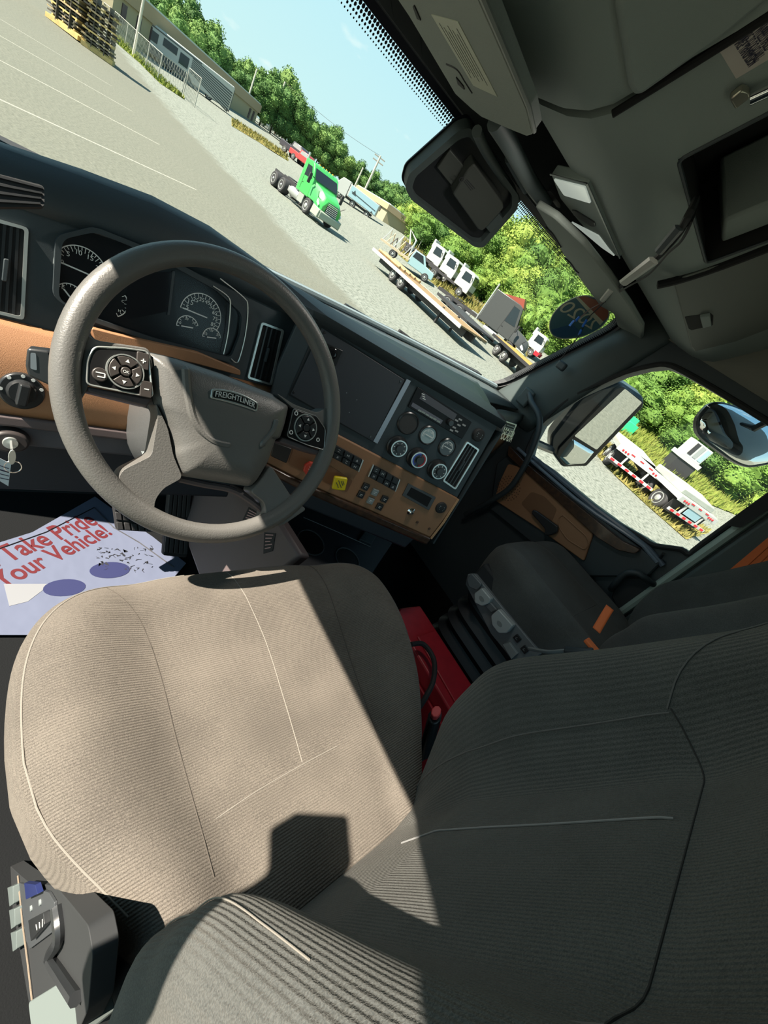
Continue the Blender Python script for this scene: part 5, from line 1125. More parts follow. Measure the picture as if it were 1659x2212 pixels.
# ================================================================ the yard outside
def gz(x, y):
    d = hypot(x, y); z = .028*min(max(0, d-42), 150)
    b = .10*min(max(0, x-31), 24)*max(0., min(1., (95-y)/40.)); return z+b
def gnd(px, py):
    d = ray(px, py); t = 2.
    while t < 400:
        p = CAM+d*t
        if p[2] <= gz(p[0], p[1]): 
            lo, hi = t-.25, t
            for _ in range(20):
                m_ = (lo+hi)/2; p = CAM+d*m_
                if p[2] <= gz(p[0], p[1]): hi = m_
                else: lo = m_
            return p
        t += .25
    p = CAM+d/hypot(d[0], d[1])*135.; return np.array([p[0], p[1], gz(p[0], p[1])])
def top_z(base, px, py):
    """height at which the vertical line through base passes nearest the pixel ray"""
    d = ray(px, py); b = np.array(base[:2])-CAM[:2]; t = (b@d[:2])/(d[:2]@d[:2]); return CAM[2]+d[2]*t
print('POS', {k: tuple(round(float(v), 1) for v in gnd(*q)) for k, q in dict(truckF=(655, 460), truckR=(590, 405), pole1=(288, 120), pole2=(580, 283), rvF=(490, 245), rvR=(305, 110), b1=(548, 265), box=(805, 472), boxL=(745, 430), pallet=(240, 145), pl2=(105, 40), fb0=(745, 500), fb1=(1000, 640), fb2=(1150, 800), pick=(885, 590), pickr=(830, 555), w1=(925, 590), w2=(955, 615), w3=(990, 640), brown=(1080, 760), cabw=(1155, 780), t1a=(1312, 992), t1b=(1415, 1070), t2a=(1432, 1090), t2b=(1520, 1160), hedge=(1000, 600), hedge2=(1500, 1010), g1=(340, 200), g2=(560, 330), g3=(620, 345)).items()})
gx = np.concatenate([np.linspace(-60, 0, 13)[:-1], np.linspace(0, 70, 71), np.linspace(75, 260, 38)]); gy = np.concatenate([np.linspace(-60, 0, 13)[:-1], np.linspace(0, 110, 89), np.linspace(115, 320, 42)])
gm = MB(); gm.grid([[(x, y, gz(x, y)) for x in gx] for y in gy])
m = bpy.data.materials.new('yard_ground'); m.use_nodes = True; t = m.node_tree; b = t.nodes['Principled BSDF']; b.inputs['Roughness'].default_value = .9; b.inputs['Specular IOR Level'].default_value = .2; L = t.links.new
tc = N(t, 'ShaderNodeTexCoord'); sx = N(t, 'ShaderNodeSeparateXYZ'); L(tc.outputs['Object'], sx.inputs[0])
def math_(op, a, b_=None, c=None):
    n = N(t, 'ShaderNodeMath', operation=op)
    for i, v in enumerate((a, b_, c)):
        if v is None: continue
        if isinstance(v, (int, float)): n.inputs[i].default_value = v
        else: L(v, n.inputs[i])
    return n.outputs[0]
def noise(sc_, det=4, vec=None):
    n = N(t, 'ShaderNodeTexNoise'); n.inputs['Scale'].default_value = sc_; n.inputs['Detail'].default_value = det; L(vec or tc.outputs['Object'], n.inputs['Vector']); return n.outputs[0]
def ramp(v, stops):
    r = N(t, 'ShaderNodeValToRGB'); L(v, r.inputs[0]); r.color_ramp.elements[0].position = stops[0][0]; r.color_ramp.elements[0].color = (*stops[0][1], 1); r.color_ramp.elements[1].position = stops[-1][0]; r.color_ramp.elements[1].color = (*stops[-1][1], 1)
    for p, c in stops[1:-1]: e = r.color_ramp.elements.new(p); e.color = (*c, 1)
    return r.outputs[0]
def mixc(f, a, c):
    n = N(t, 'ShaderNodeMix', data_type='RGBA')
    if isinstance(f, (int, float)): n.inputs[0].default_value = f
    else: L(f, n.inputs[0])
    for v, i in ((a, 6), (c, 7)):
        if isinstance(v, tuple): n.inputs[i].default_value = (*v, 1)
        else: L(v, n.inputs[i])
    return n.outputs[2]
X_, Y_ = sx.outputs[0], sx.outputs[1]
asph = ramp(noise(14., 8), [(.35, (.114, .120, .095)), (.52, (.137, .144, .116)), (.70, (.156, .163, .131))])
asph = mixc(math_('MULTIPLY', ramp(noise(.35, 5), [(.4, (0, 0, 0)), (.7, (1, 1, 1))]), .35), asph, (.118, .128, .103))
vo = N(t, 'ShaderNodeTexVoronoi'); vo.inputs['Scale'].default_value = 2.6; L(tc.outputs['Object'], vo.inputs['Vector'])
grav = ramp(noise(6.5, 9), [(.34, (.087, .099, .080)), (.47, (.163, .182, .156)), (.62, (.220, .239, .205))])
edge = math_('ADD', math_('MULTIPLY', Y_, -.02), math_('ADD', X_, math_('MULTIPLY', noise(.5, 4), 2.2)))
gm_ = math_('MULTIPLY', math_('SUBTRACT', edge, 9.6), 1.1); gmc = N(t, 'ShaderNodeClamp'); L(gm_, gmc.inputs[0])
col = mixc(gmc.outputs[0], asph, grav)
kf_ = math_('DIVIDE', math_('SUBTRACT', math_('SUBTRACT', Y_, math_('MULTIPLY', X_, .5)), 15.75), 5.4)
fr = math_('ABSOLUTE', math_('SUBTRACT', math_('FRACT', math_('ADD', kf_, .5)), .5))
ln = math_('MULTIPLY', math_('LESS_THAN', fr, .0105), math_('MULTIPLY', math_('LESS_THAN', X_, 4.95), math_('MULTIPLY', math_('LESS_THAN', Y_, 36.), math_('GREATER_THAN', Y_, 13.))))
ln = math_('MULTIPLY', ln, math_('GREATER_THAN', noise(9., 5), .36))
col = mixc(math_('MULTIPLY', ln, .75), col, (.319, .319, .274))
L(col, b.inputs['Base Color']); bp = N(t, 'ShaderNodeBump'); bp.inputs['Strength'].default_value = .7; bp.inputs['Distance'].default_value = .04; L(noise(7., 8), bp.inputs['Height']); L(bp.outputs[0], b.inputs['Normal'])
struct('ground', gm, m, 'sunlit asphalt and gravel truck yard', smooth=True)
# grass verges: patches of ground cover
def verge(name, pxs, mcol, lab, blades=900, hgt=.35, m2=None):
    P = [gnd(*q) for q in pxs]; mb = MB(); n = len(P)
    c = np.mean(P, 0)
    pts2 = [(p[0], p[1]) for p in P]
    mb.add([(p[0], p[1], gz(p[0], p[1])+.03) for p in P], [tuple(range(n))])
    tris = []
    h_ = n//2
    for _ in range(blades):
        i = random.randrange(h_-1) if h_ > 1 else 0; a, b_, c_, d_ = P[i], P[i+1], P[n-2-i], P[n-1-i]; u, v_ = random.random(), random.random()
        q = (a*(1-u)+b_*u)*(1-v_)+(d_*(1-u)+c_*u)*v_; s_ = hgt*random.uniform(.4, 1.3); an = random.uniform(0, pi); w = .03+s_*.12
        z = gz(q[0], q[1]); tris.append(((q[0]-cos(an)*w, q[1]-sin(an)*w, z), (q[0]+cos(an)*w, q[1]+sin(an)*w, z), (q[0]+random.gauss(0, .12), q[1]+random.gauss(0, .12), z+s_)))
    for tr_ in tris: mb.add(tr_, [(0, 1, 2)])
    return tag(mb.build(name, mcol, None, fix=False), lab, 'grass', None, 'stuff')
GRS = mat('bright_grass', (.122, .182, .030), .9, var=(1.5, .2, (.190, .205, .053)), spec=.1)
GRY_ = mat('dry_yellow_grass', (.228, .179, .061), .9, var=(1.2, .25, (.152, .175, .053)), spec=.1)
verge('grass_verge', [(250, 75), (290, 112), (330, 150), (385, 205), (398, 215), (345, 180), (300, 135), (250, 92)], GRS, 'green grass strip at the foot of the chain link fence', 1800)
verge('grass_verge', [(500, 255), (560, 292), (620, 335), (634, 342), (622, 348), (560, 308), (500, 272)], GRY_, 'dry yellow grass strip below the beige building and light pole', 1800)
verge('grass_verge', [(870, 515), (960, 590), (1040, 660), (1150, 760), (1130, 775), (1030, 690), (950, 625), (860, 550)], GRY_, 'dry grass under the bank behind the parked trucks', 3500, .5)
verge('grass_verge', [(1300, 950), (1380, 1000), (1440, 1075), (1530, 1150), (1480, 1165), (1400, 1095), (1330, 1030), (1290, 985)], GRY_, 'dry yellow grass around the parked flatbed trailers', 3500, .28)
verge('grass_verge', [(1340, 880), (1420, 955), (1520, 1020), (1700, 1130), (1640, 1130), (1520, 1085), (1420, 1010), (1330, 930)], GRS, 'bright green grass bank below the fence posts', 4500, .5)
# ================================================================ vehicles (local: x forward, y left, z up)
TIR = mat('tyre', (.025, .026, .028), .8); RIM = mat('pale_rim', (.42, .45, .44), .35, .5); GRN = mat('green_paint', (.045, .36, .075), .3, coat=.5)
WTP = mat('white_paint', (.408, .433, .416), .35, coat=.3); DGL = mat('dark_window', (.017, .025, .030), .08); FRM = mat('chassis_black', (.025, .025, .027), .6); ALU = mat('aluminium', (.468, .493, .484), .35, .6)
AMB = mat('amber_lamp', (.9, .35, .03), .3); RLP = mat('red_lamp', (.55, .02, .03), .3); LBL = mat('pale_blue_panel', (.26, .42, .48), .5)
def wheel(root, x, y, r=.5, w=.28, sd_=-1, dual=False, rim=None, z=None):
    z = r if z is None else z; y0 = y-w/2; k = 2.1 if dual else 1
    t_ = MB().lathe((x, y-w*k/2, z), (0, 1, 0), [(r*.60, 0), (r*.86, -.01), (r*.97, .03), (r, .07), (r, w*k-.07), (r*.97, w*k-.03), (r*.86, w*k+.01), (r*.60, w*k)], 28).build('wheel', TIR, root, smooth=True)
    s_ = y+sd_*w*k/2
    MB().lathe((x, s_, z), (0, sd_, 0), [(r*.62, -.02), (r*.62, .012), (r*.55, .012), (r*.45, -.06), (r*.24, -.05 if dual else .03), (r*.20, .03 if not dual else .0), (r*.08, .05)], 24).build('wheel_rim', rim or RIM, t_, smooth=True)
    return t_
def place(root, P, rz, dz=0.): root.location = (P[0], P[1], P[2]+dz); root.rotation_euler = (0, 0, rz)
def lbuild(mb, name, m, root, **k):
    """parts of a vehicle are built while its root still stands at the origin"""
    return mb.build(name, m, root, **k)
def truck(name, lab, paint, sleeper=0., roof=3.0, cat='truck', coe=False, group=None):
    r = empty(name, label=lab, cat=cat, group=group); xb = -2.05-sleeper; hw = 1.12
    def panel(pts, y0, y1, nm, m, **k): return MB().prof(pts, y0, y1).build(nm, m, r, **k)
    cabp = [(xb, .95), (xb, roof-.05), (-1.2, roof), (-.85, roof-.12), (-.30, 2.05), (-.30, .95)]
    cab = panel(cabp, -hw, hw, 'cab', paint, bev=.05)
    fl = MB().loft([[(-.35, -1.1, 1.0), (-.35, -1.1, 1.75), (-.35, -.85, 2.08), (-.35, .85, 2.08), (-.35, 1.1, 1.75), (-.35, 1.1, 1.0)], [(.5, -1.08, 1.0), (.5, -1.08, 1.45), (.5, -.72, 1.92), (.5, .72, 1.92), (.5, 1.08, 1.45), (.5, 1.08, 1.0)], [(1.15, -.98, .75), (1.15, -.98, 1.30), (1.15, -.62, 1.70), (1.15, .62, 1.70), (1.15, .98, 1.30), (1.15, .98, .75)], [(1.38, -.80, .7), (1.38, -.80, 1.1), (1.38, -.52, 1.48), (1.38, .52, 1.48), (1.38, .80, 1.1), (1.38, .80, .7)]])
    fl.build('hood', paint, r, bev=.03)
    # windshield on the slope, side windows
    ws = MB(); ws.add([(-.83, -.98, roof-.22), (-.83, .98, roof-.22), (-.31, 1.02, 2.14), (-.31, -1.02, 2.14)], [(0, 1, 2, 3)]); ws.v = [(a+.025, b, c+.02) for a, b, c in ws.v]
    ws.build('windshield', DGL, r, fix=False)
    for s_ in (-1, 1):
        y = s_*(hw+.008)
        MB().prof([(-1.55, 2.0), (-1.55, roof-.32), (-1.0, roof-.32), (-.52, 2.05)], y-.005, y+.005).build('side_window', DGL, r)
        MB().prof([(-1.60, 1.15), (-1.60, roof-.25), (-1.57, roof-.25), (-1.57, 1.15)], y-.004, y+.004).build('door_seam', FRM, r)
        MB().prof([(-1.5, 1.55), (-1.38, 1.55), (-1.38, 1.60), (-1.5, 1.60)], y-.01, y+.02*s_+.01).build('door_handle', FRM, r)
        MB().tube([(-.35, s_*1.1, 2.2), (-.20, s_*1.5, 2.25), (-.20, s_*1.5, 1.75)], .03, 6).build('mirror_arm', FRM, r)
        MB().box((-.20, s_*1.52, 2.05), (.10, .22, .62)).build('mirror', FRM, r, bev=.03)
        MB().tube([(.75, s_*.95, 1.35), (1.0, s_*1.25, 1.75)], .025, 6).build('hood_mirror', FRM, r)
        MB().prof([(.78, 1.15), (1.16, .98), (1.20, 1.12), (.86, 1.36)], s_*1.0-.02, s_*1.0+.05*s_+.02).build('headlight', mat('headlight', (.7, .72, .7), .15), r)
        MB().cyl((-1.4, s_*.85, .62), (-2.75, s_*.85, .62), .30, 18).build('fuel_tank', ALU, r, smooth=True)
        MB().prof([(-.62, .40), (-.62, .95), (-1.35, .95), (-1.35, .40)], s_*1.12-.04, s_*1.12+.04).build('step_panel', mat('step_grey', (.22, .24, .22), .5), r)
        MB().prof([(.55, .35), (1.5, .35), (1.55, .85), (.62, .95)], s_*.95-.12, s_*.95+.12).build('bumper_side', mat('bumper_green_grey', (.27, .32, .25), .5), r, bev=.04)
        for x in (0,): wheel(r, x, s_*1.03, sd_=s_)
        for x in (xb-1.75, xb-3.05): wheel(r, x, s_*.93, sd_=s_, dual=True)
        MB().box((xb-2.2, s_*.42, .95), (4.8, .09, .26)).build('frame_rail', FRM, r)
    MB().prof([(1.33, .35), (1.62, .40), (1.60, .82), (1.35, .88)], -.95, .95).build('bumper', mat('bumper_green_grey', (.27, .32, .25), .5), r, bev=.05)
    g = MB().loft([[(1.37, -.52, .86), (1.37, .52, .86), (1.30, .50, 1.54), (1.30, -.50, 1.54)], [(1.44, -.50, .86), (1.44, .50, .86), (1.36, .48, 1.52), (1.36, -.48, 1.52)]]).build('grille', FRM, r)
    for k in range(6):
        z = .93+.105*k; x = 1.455-.012*k; MB().box((x, 0, z), (.03, .98-.02*k, .042)).build('grille_bar', mat('bright_silver', (.75, .78, .76), .3, .3), g)
    for k in range(5): MB().box((-1.05, -.6+.3*k, roof+.03), (.10, .08, .05)).build('roof_marker', AMB, r)
    MB().tube([(xb-.12, -.95, .8), (xb-.12, -.95, roof+.3)], .075, 10).build('exhaust_stack', ALU, r, smooth=True)
    MB().lathe((xb-2.4, 0, 1.15), (0, 0, 1), [(.1, 0), (.48, 0), (.48, .06), (.1, .08)], 20).build('fifth_wheel', FRM, r)
    MB().box((xb-.6, 0, 1.12), (.7, .8, .05)).build('deck_plate', ALU, r)
    for s_ in (-1,): MB().box((xb-1.0, s_*.75, .62), (.45, .35, .35)).build('battery_box', ALU, r, bev=.02)
    return r
def orient(root, near, far_, side, off):
    """near: point under the near side front wheel; far_: rear point; heading runs rear -> front"""
    h = nrm(np.array(near[:2])-np.array(far_[:2])); rz = atan2(h[1], h[0]); lf = np.array([-h[1], h[0]])
    P = np.array(near[:2])-lf*side*off; place(root, (P[0], P[1], gz(P[0], P[1])), rz)
gt = truck('semi_truck', 'bright green day cab semi truck parked alone on the gravel', GRN)
orient(gt, gnd(655, 460), gnd(590, 403), -1, 1.1)
bt = truck('semi_truck', 'dark sleeper semi truck with a red brown roof fairing behind the yellow decked trailer', mat('dark_cab_paint', (.05, .055, .055), .35), sleeper=1.5, roof=3.6)
MB().prof([(-3.1, 3.5), (-1.2, 4.1), (-.85, 3.5)], -1.05, 1.05).build('roof_fairing', mat('rust_red_paint', (.22, .05, .03), .4), bt)
P = gnd(1090, 762); place(bt, P, radians(-62))
# white cab-over trucks in a row
def cabover(name, lab, paint, redf=False):
    r = empty(name, label=lab, cat='truck')
    MB().prof([(-1.6, .9), (-1.6, 2.75), (-.2, 2.8), (.15, 2.6), (.35, 1.7), (.35, .7), (-.3, .7), (-.4, .9)], -1.05, 1.05).build('cab', paint, r, bev=.05)
    ws = MB(); ws.add([(.175, -.9, 2.55), (.175, .9, 2.55), (.365, .95, 1.75), (.365, -.95, 1.75)], [(0, 1, 2, 3)]); ws.build('windshield', DGL, r, fix=False)
    for s_ in (-1, 1):
        MB().prof([(-1.1, 1.7), (-1.1, 2.5), (-.2, 2.5), (.05, 1.75)], s_*1.06-.005, s_*1.06+.005).build('side_window', DGL, r)
        wheel(r, -.5, s_*.95, .45, sd_=s_); wheel(r, -4.2, s_*.85, .45, sd_=s_, dual=True); MB().box((-3.2, s_*.4, .85), (4.4, .1, .25)).build('frame_rail', FRM, r)
        MB().tube([(-.1, s_*1.05, 2.3), (.2, s_*1.4, 2.3), (.2, s_*1.4, 1.8)], .03, 6).build('mirror', FRM, r)
    MB().box((-1.7, 0, 2.6), (.25, 1.6, .9)).build('roof_deflector', paint, r, bev=.05)
    MB().box((.36, 0, .95), (.06, 1.9, .3)).build('bumper', RED if redf else FRM, r)
    return r
w0 = cabover('cabover_truck', 'white cab over truck, farthest of the three in the row by the bank', WTP)
wl = ['white cab over truck, middle one of the three parked by the bank', 'white cab over truck with light blue skirt, nearest of the three by the bank']
for i, (q, rz) in enumerate((((938, 592), -1.15), ((966, 618), -1.15), ((998, 648), -1.15))):
    o = w0 if i == 0 else copy_tree(w0); o['group'] = 'white cab over trucks parked by the bank'
    if i: o['label'] = wl[i-1]
    place(o, gnd(*q), rz)
yd = cabover('yard_truck', 'small white yard truck with red fenders beyond the yellow decked trailer', WTP, True)
for s_ in (-1, 1): MB().prof([(-.1, .45), (.5, .5), (.55, .95), (-.2, 1.0)], s_*1.0-.12, s_*1.0+.12).build('red_fender', RED, yd, bev=.03)
place(yd, gnd(1150, 775), radians(-70)); yd.scale = (.8, .8, .8)
# pickup crane truck
pk = empty('service_pickup', label='light blue pickup carrying scrap frames and a crane behind the long wooden flatbed', cat='truck')
PB = mat('pale_blue_paint', (.27, .42, .45), .35, coat=.3)
MB().prof([(-.9, .5), (-.9, 1.25), (-.75, 1.95), (.35, 1.98), (.95, 1.25), (2.0, 1.15), (2.1, .9), (2.1, .5)], -.95, .95).build('cab', PB, pk, bev=.06)
for s_ in (-1, 1):
    MB().prof([(-.72, 1.3), (-.62, 1.85), (.2, 1.88), (.65, 1.3)], s_*.955-.005, s_*.955+.005).build('side_window', DGL, pk); wheel(pk, 1.35, s_*.88, .4, .24, sd_=s_); wheel(pk, -2.6, s_*.88, .4, .24, sd_=s_)
MB().box((-2.6, 0, .85), (3.4, 2.0, .18)).build('flat_bed', mat('bed_tan', (.42, .36, .25), .7), pk)
for k in range(9): MB().tube([(-4.1+.42*k, -.9, .95), (-3.7+.42*k, -.9+.2*(k % 2), 2.2-.2*(k % 3)), (-3.6+.42*k, .9, 1.0)], .05, 5).build('scrap_frame', [ALU, mat('bed_tan', (.42, .36, .25), .7), FRM][k % 3], pk)
MB().tube([(-1.1, 0, 1.), (-1.2, 0, 2.6), (-2.2, .2, 3.1), (-1.6, 0, 2.0)], .10, 6).build('crane_arm', mat('off_white_crane', (.55, .56, .52), .5), pk)
orient(pk, gnd(888, 592), gnd(830, 552), -1, .9)
# trailers
WD = mat('weathered_deck_wood', (.255, .178, .085), .8, var=(3., .2, (.170, .111, .051))); YWD = mat('yellow_deck_wood', (.391, .264, .068), .7, var=(2., .2, (.425, .187, .034)))
def flatbed(name, lab, L, deckm, wid=2.5, zt=1.2, gooseneck=False, axles=2, wx=1.6, railc=FRM, cat='trailer'):
    r = empty(name, label=lab, cat=cat)
    MB().box((0, 0, zt-.05), (L, wid-.1, .08)).build('deck', deckm, r)
    for s_ in (-1, 1):
        MB().box((0, s_*(wid/2-.03), zt-.10), (L, .06, .20)).build('side_rail', railc, r); MB().box((0, s_*.45, zt-.36), (L*.95, .12, .42)).build('main_beam', FRM, r)
        for a in range(axles): wheel(r, -L/2+wx+1.3*a, s_*(wid/2-.35), .48, .25, sd_=s_, dual=False)
    for s_ in (-1, 1): MB().box((L*.28, s_*.7, .5), (.12, .12, 1.0)).build('landing_leg', FRM, r)
    return r
fb = flatbed('flatbed_trailer', 'long low flatbed trailer with a weathered wooden deck ahead of the green truck', 12.5, WD, railc=mat('pale_rail', (.50, .50, .44), .5), zt=.95, wx=3.6)
orient(fb, gnd(900, 655), gnd(765, 528), -1, 0.); 
# steel lying on the end of that deck
sc_m = mat('scrap_brown', (.26, .18, .09), .8, var=(4., .2, (.42, .30, .14)))
for k in range(5):
    o = MB().tube([(-5.9+.15*k, -.9+.38*k, 1.05+.05*(k % 2)), (-2.6+.2*k, -.8+.36*k, 1.04)], .09, 6).build('scrap_beam', sc_m, None)
    o.location = fb.location; o.rotation_euler = fb.rotation_euler; tag(o, 'rusty brown beam lying on the rear of the wooden flatbed', 'beam', 'rusty beams on the wooden flatbed')
yb = flatbed('flatbed_trailer', 'flatbed trailer with a yellow plank deck and red lamps nearest the passenger pillar', 13.5, YWD, zt=1.15, wx=1.4)
orient(yb, gnd(1150, 845), gnd(1000, 690), -1, 0.)
for k in range(4): MB().box((-6.9+.05, -.9+.6*k, .95), (.06, .22, .12)).build('tail_lamp', RLP, yb)
MB().box((1.5, -1.29, 1.07), (5., .04, .10)).build('reflector_strip', mat('green_strip', (.03, .45, .15), .5), yb)
md = flatbed('flatbed_trailer', 'black flatbed trailer with stacked frames beside the yellow plank deck', 8., FRM, zt=1.0, wx=1.4)
orient(md, gnd(985, 705), gnd(935, 650), -1, 0.)
lift = empty('wire_cage', label='tall grey wire cage standing behind the black trailer', cat='cage')
cg = MB()
for k in range(7): cg.box((-1.2+.4*k, 0, 1.3), (.06, .06, 2.6)); cg.box((-1.2+.4*k, 1.2, 1.3), (.06, .06, 2.6))
for k in range(4): cg.box((0, 0, .3+.75*k), (2.5, .05, .05)); cg.box((0, 1.2, .3+.75*k), (2.5, .05, .05))
cg.build('bars', ALU, lift); MB().box((0, .6, .2), (2.4, 1.2, .1)).build('cage_floor', FRM, lift); place(lift, gnd(1052, 700), radians(-60))
# white / red striped trailers seen through the side window
def tailview(name, lab, full):
    r = empty(name, label=lab, cat='trailer')       # local: x forward, tail at x=0 facing -x
    D_ = 3.6 if full else 7.; MB().box((D_/2, 0, 1.22), (D_, 2.55, .10)).build('deck', mat('pale_deck', (.36, .39, .34), .6), r)
    for s_ in (-1, 1): MB().box((D_/2, s_*1.26, 1.15), (D_, .06, .22)).build('side_rail', WTP, r); MB().box((D_/2, s_*.45, .95), (D_-.4, .12, .38)).build('main_beam', FRM, r)
    MB().box((-.02, 0, 1.12), (.08, 2.6, .26)).build('rear_sill', WTP, r, bev=.01)
    bar_ = MB().box((-.02, 0, .52), (.10, 2.5, .13)).build('rear_guard', WTP, r)
    for k in range(6): MB().box((-.075, -1.05+.42*k, .52), (.012, .21, .10)).build('red_stripe', RLP, bar_)
    for s_ in (-1, 1):
        for k in range(3): MB().lathe((-.06, s_*(.72+.14*k), 1.12), (-1, 0, 0), [(.05, 0), (.05, .02), (.02, .025)], 12).build('tail_lamp', RLP, r)
        MB().box((0, s_*.6, .8), (.08, .08, .5)).build('guard_post', WTP, r)
        for x in (1.0, 2.25): wheel(r, x, s_*.95, .48, .26, sd_=s_, dual=False)
        MB().box((.3, s_*.85, .62), (.03, .6, .6)).build('mud_flap', RUB, r)
    for k in range(3): MB().box((-.07, -.5+.5*k, 1.20), (.012, .2, .05)).build('red_stripe', RLP, r)
    if full:
        MB().prof([(.35, 1.25), (.35, 1.52), (1.4, 1.62), (2.5, 1.58), (2.5, 1.25)], -1.1, 1.1).build('covered_load', mat('grey_tarp', (.25, .28, .25), .6, var=(1.2, .2, (.33, .36, .33))), r, bev=.05)
        MB().box((-.03, 0, .82), (.02, .9, .34)).build('sign_panel', LBL, r)
    return r
def face_tail(r, q0, q1, zz=.5):
    a, b = hZ(*q0, zz), hZ(*q1, zz); c = (a+b)/2; e_ = nrm((b-a)[:2]); n_ = np.array([-e_[1], e_[0]])       # away from the camera
    if (c[:2]-CAM[:2])@n_ < 0: n_ = -n_
    place(r, (c[0], c[1], 0.), atan2(n_[1], n_[0]))
ta = tailview('striped_trailer', 'striped flatbed trailer tail with open deck, farther one through the side window', False); face_tail(ta, (1318, 992), (1400, 1056), .45)
tb = tailview('striped_trailer', 'striped trailer tail with grey covered load and pale blue sign, through the side window', True); face_tail(tb, (1435, 1095), (1520, 1152), .45)
hp_ = empty('white_machine', label='white boxy machine cab on a trailer bed beyond the striped trailer', cat='machine')
MB().box((0, 0, 1.6), (1.6, 2.0, .35)).build('platform', WTP, hp_); MB().box((0, 0, 2.4), (1.3, 1.6, 1.3)).build('box', WTP, hp_, bev=.05)
for k in range(3): MB().box((-.67, -.5+.5*k, 2.45), (.02, .34, 1.0)).build('louvre', [LBL, GRB, FRM][k], hp_)
MB().box((0, 0, .75), (1.4, 1.8, 1.4)).build('stand', FRM, hp_)
Pm = hZ(1440, 1035, .8); Pm = CAM+(Pm-CAM)*1.0; Pm = gnd(1445, 1022); place(hp_, Pm, atan2(Pm[1]-CAM[1], Pm[0]-CAM[0])+.5); hp_.scale = (.95,)*3
gd = MB().box((0, 0, .5), (1.6, 1.0, 1.0)).box((.3, 0, 1.2), (.7, .8, .5)); o = gd.build('green_machine', mat('machine_green', (.03, .48, .20), .4), None, bev=.03); tag(o, 'small bright green machine on the gravel beyond the tall outside mirror', 'machine'); P = gnd(1345, 932); place(o, P, .6)
# motorhome
rv = empty('motorhome', label='white and black striped motorhome behind the chain link fence', cat='motorhome')
A_, B_ = gnd(303, 108), gnd(492, 247); Lr = float(np.linalg.norm((B_-A_)[:2])); zr = top_z(B_, 505, 186)-B_[2]
zr = max(3.0, min(zr, 4.6))
MB().prof([(0, .45), (-.1, zr-.5), (.4, zr), (Lr-.1, zr), (Lr, zr-.25), (Lr, .45)], 0, 2.4).build('body', WTP, rv, bev=.12)
st_m = mat('charcoal_stripe', (.045, .06, .065), .35)
for k in range(9): MB().prof([(Lr*.50, zr*(.90-.055*k)), (Lr*.985, zr*(.78-.085*k)), (Lr*.985, zr*(.732-.085*k)), (Lr*.50, zr*(.870-.055*k))], -.03, 0).build('stripe', st_m, rv)
for a, b, c, d in ((.04, .14, .50, .80), (.19, .34, .60, .84), (.37, .47, .45, .80)): MB().prof([(Lr*a, zr*c), (Lr*a, zr*d), (Lr*b, zr*d), (Lr*b, zr*c)], -.04, 0).build('window', DGL, rv)
MB().prof([(0, zr*.90), (Lr*.6, zr*.90), (Lr*.6, zr*.94), (0, zr*.94)], -.03, 0).build('roof_stripe', st_m, rv); MB().prof([(0, .45), (Lr*.55, .45), (Lr*.5, 1.1), (0, 1.2)], -.03, 0).build('lower_stripe', st_m, rv)
MB().box((Lr, 1.2, zr*.5), (.10, 2.3, zr*.8)).build('front_cap', st_m, rv)
for x in (Lr*.3, Lr*.75): wheel(rv, x, .25, .5, sd_=-1)
e_ = (B_-A_); place(rv, A_, atan2(e_[1], e_[0]))
# box truck
bx_ = empty('box_truck', label='white box truck with a pale blue printed side beyond the green truck', cat='truck')
A_, B_ = gnd(742, 436), gnd(805, 476); Lr = float(np.linalg.norm((B_-A_)[:2])); zr = max(2.4, top_z(B_, 820, 445)-B_[2])
MB().prof([(0, .9), (0, zr), (Lr, zr), (Lr, .9)], 0, 2.4).build('box_body', WTP, bx_, bev=.03); MB().prof([(.2, 1.0), (.2, zr-.1), (Lr-.1, zr-.1), (Lr-.1, 1.0)], -.03, 0).build('printed_side', LBL, bx_)
MB().prof([(Lr*.1, zr*.68), (Lr*.95, zr*.60), (Lr*.95, zr*.64), (Lr*.1, zr*.72)], -.05, -.03).build('dark_line', st_m, bx_); MB().prof([(Lr*.12, zr*.62), (Lr*.18, zr*.86), (Lr*.26, zr*.62)], -.05, -.03).build('logo_mark', st_m, bx_)
MB().prof([(Lr*.82, zr*.40), (Lr*.86, zr*.52), (Lr*.92, zr*.42)], -.05, -.03).build('logo_mark', st_m, bx_)
MB().prof([(-2.0, .6), (-1.9, 1.6), (-1.3, 2.5), (-.1, 2.6), (-.1, .6)], .1, 2.2).build('cab', WTP, bx_, bev=.05)
for x in (-1.0, Lr*.25, Lr*.75): wheel(bx_, x, .3, .48, sd_=-1)
MB().box((Lr*.4, .6, .7), (Lr, .2, .3)).build('frame_rail', FRM, bx_)
e_ = (B_-A_); place(bx_, A_, atan2(e_[1], e_[0]))
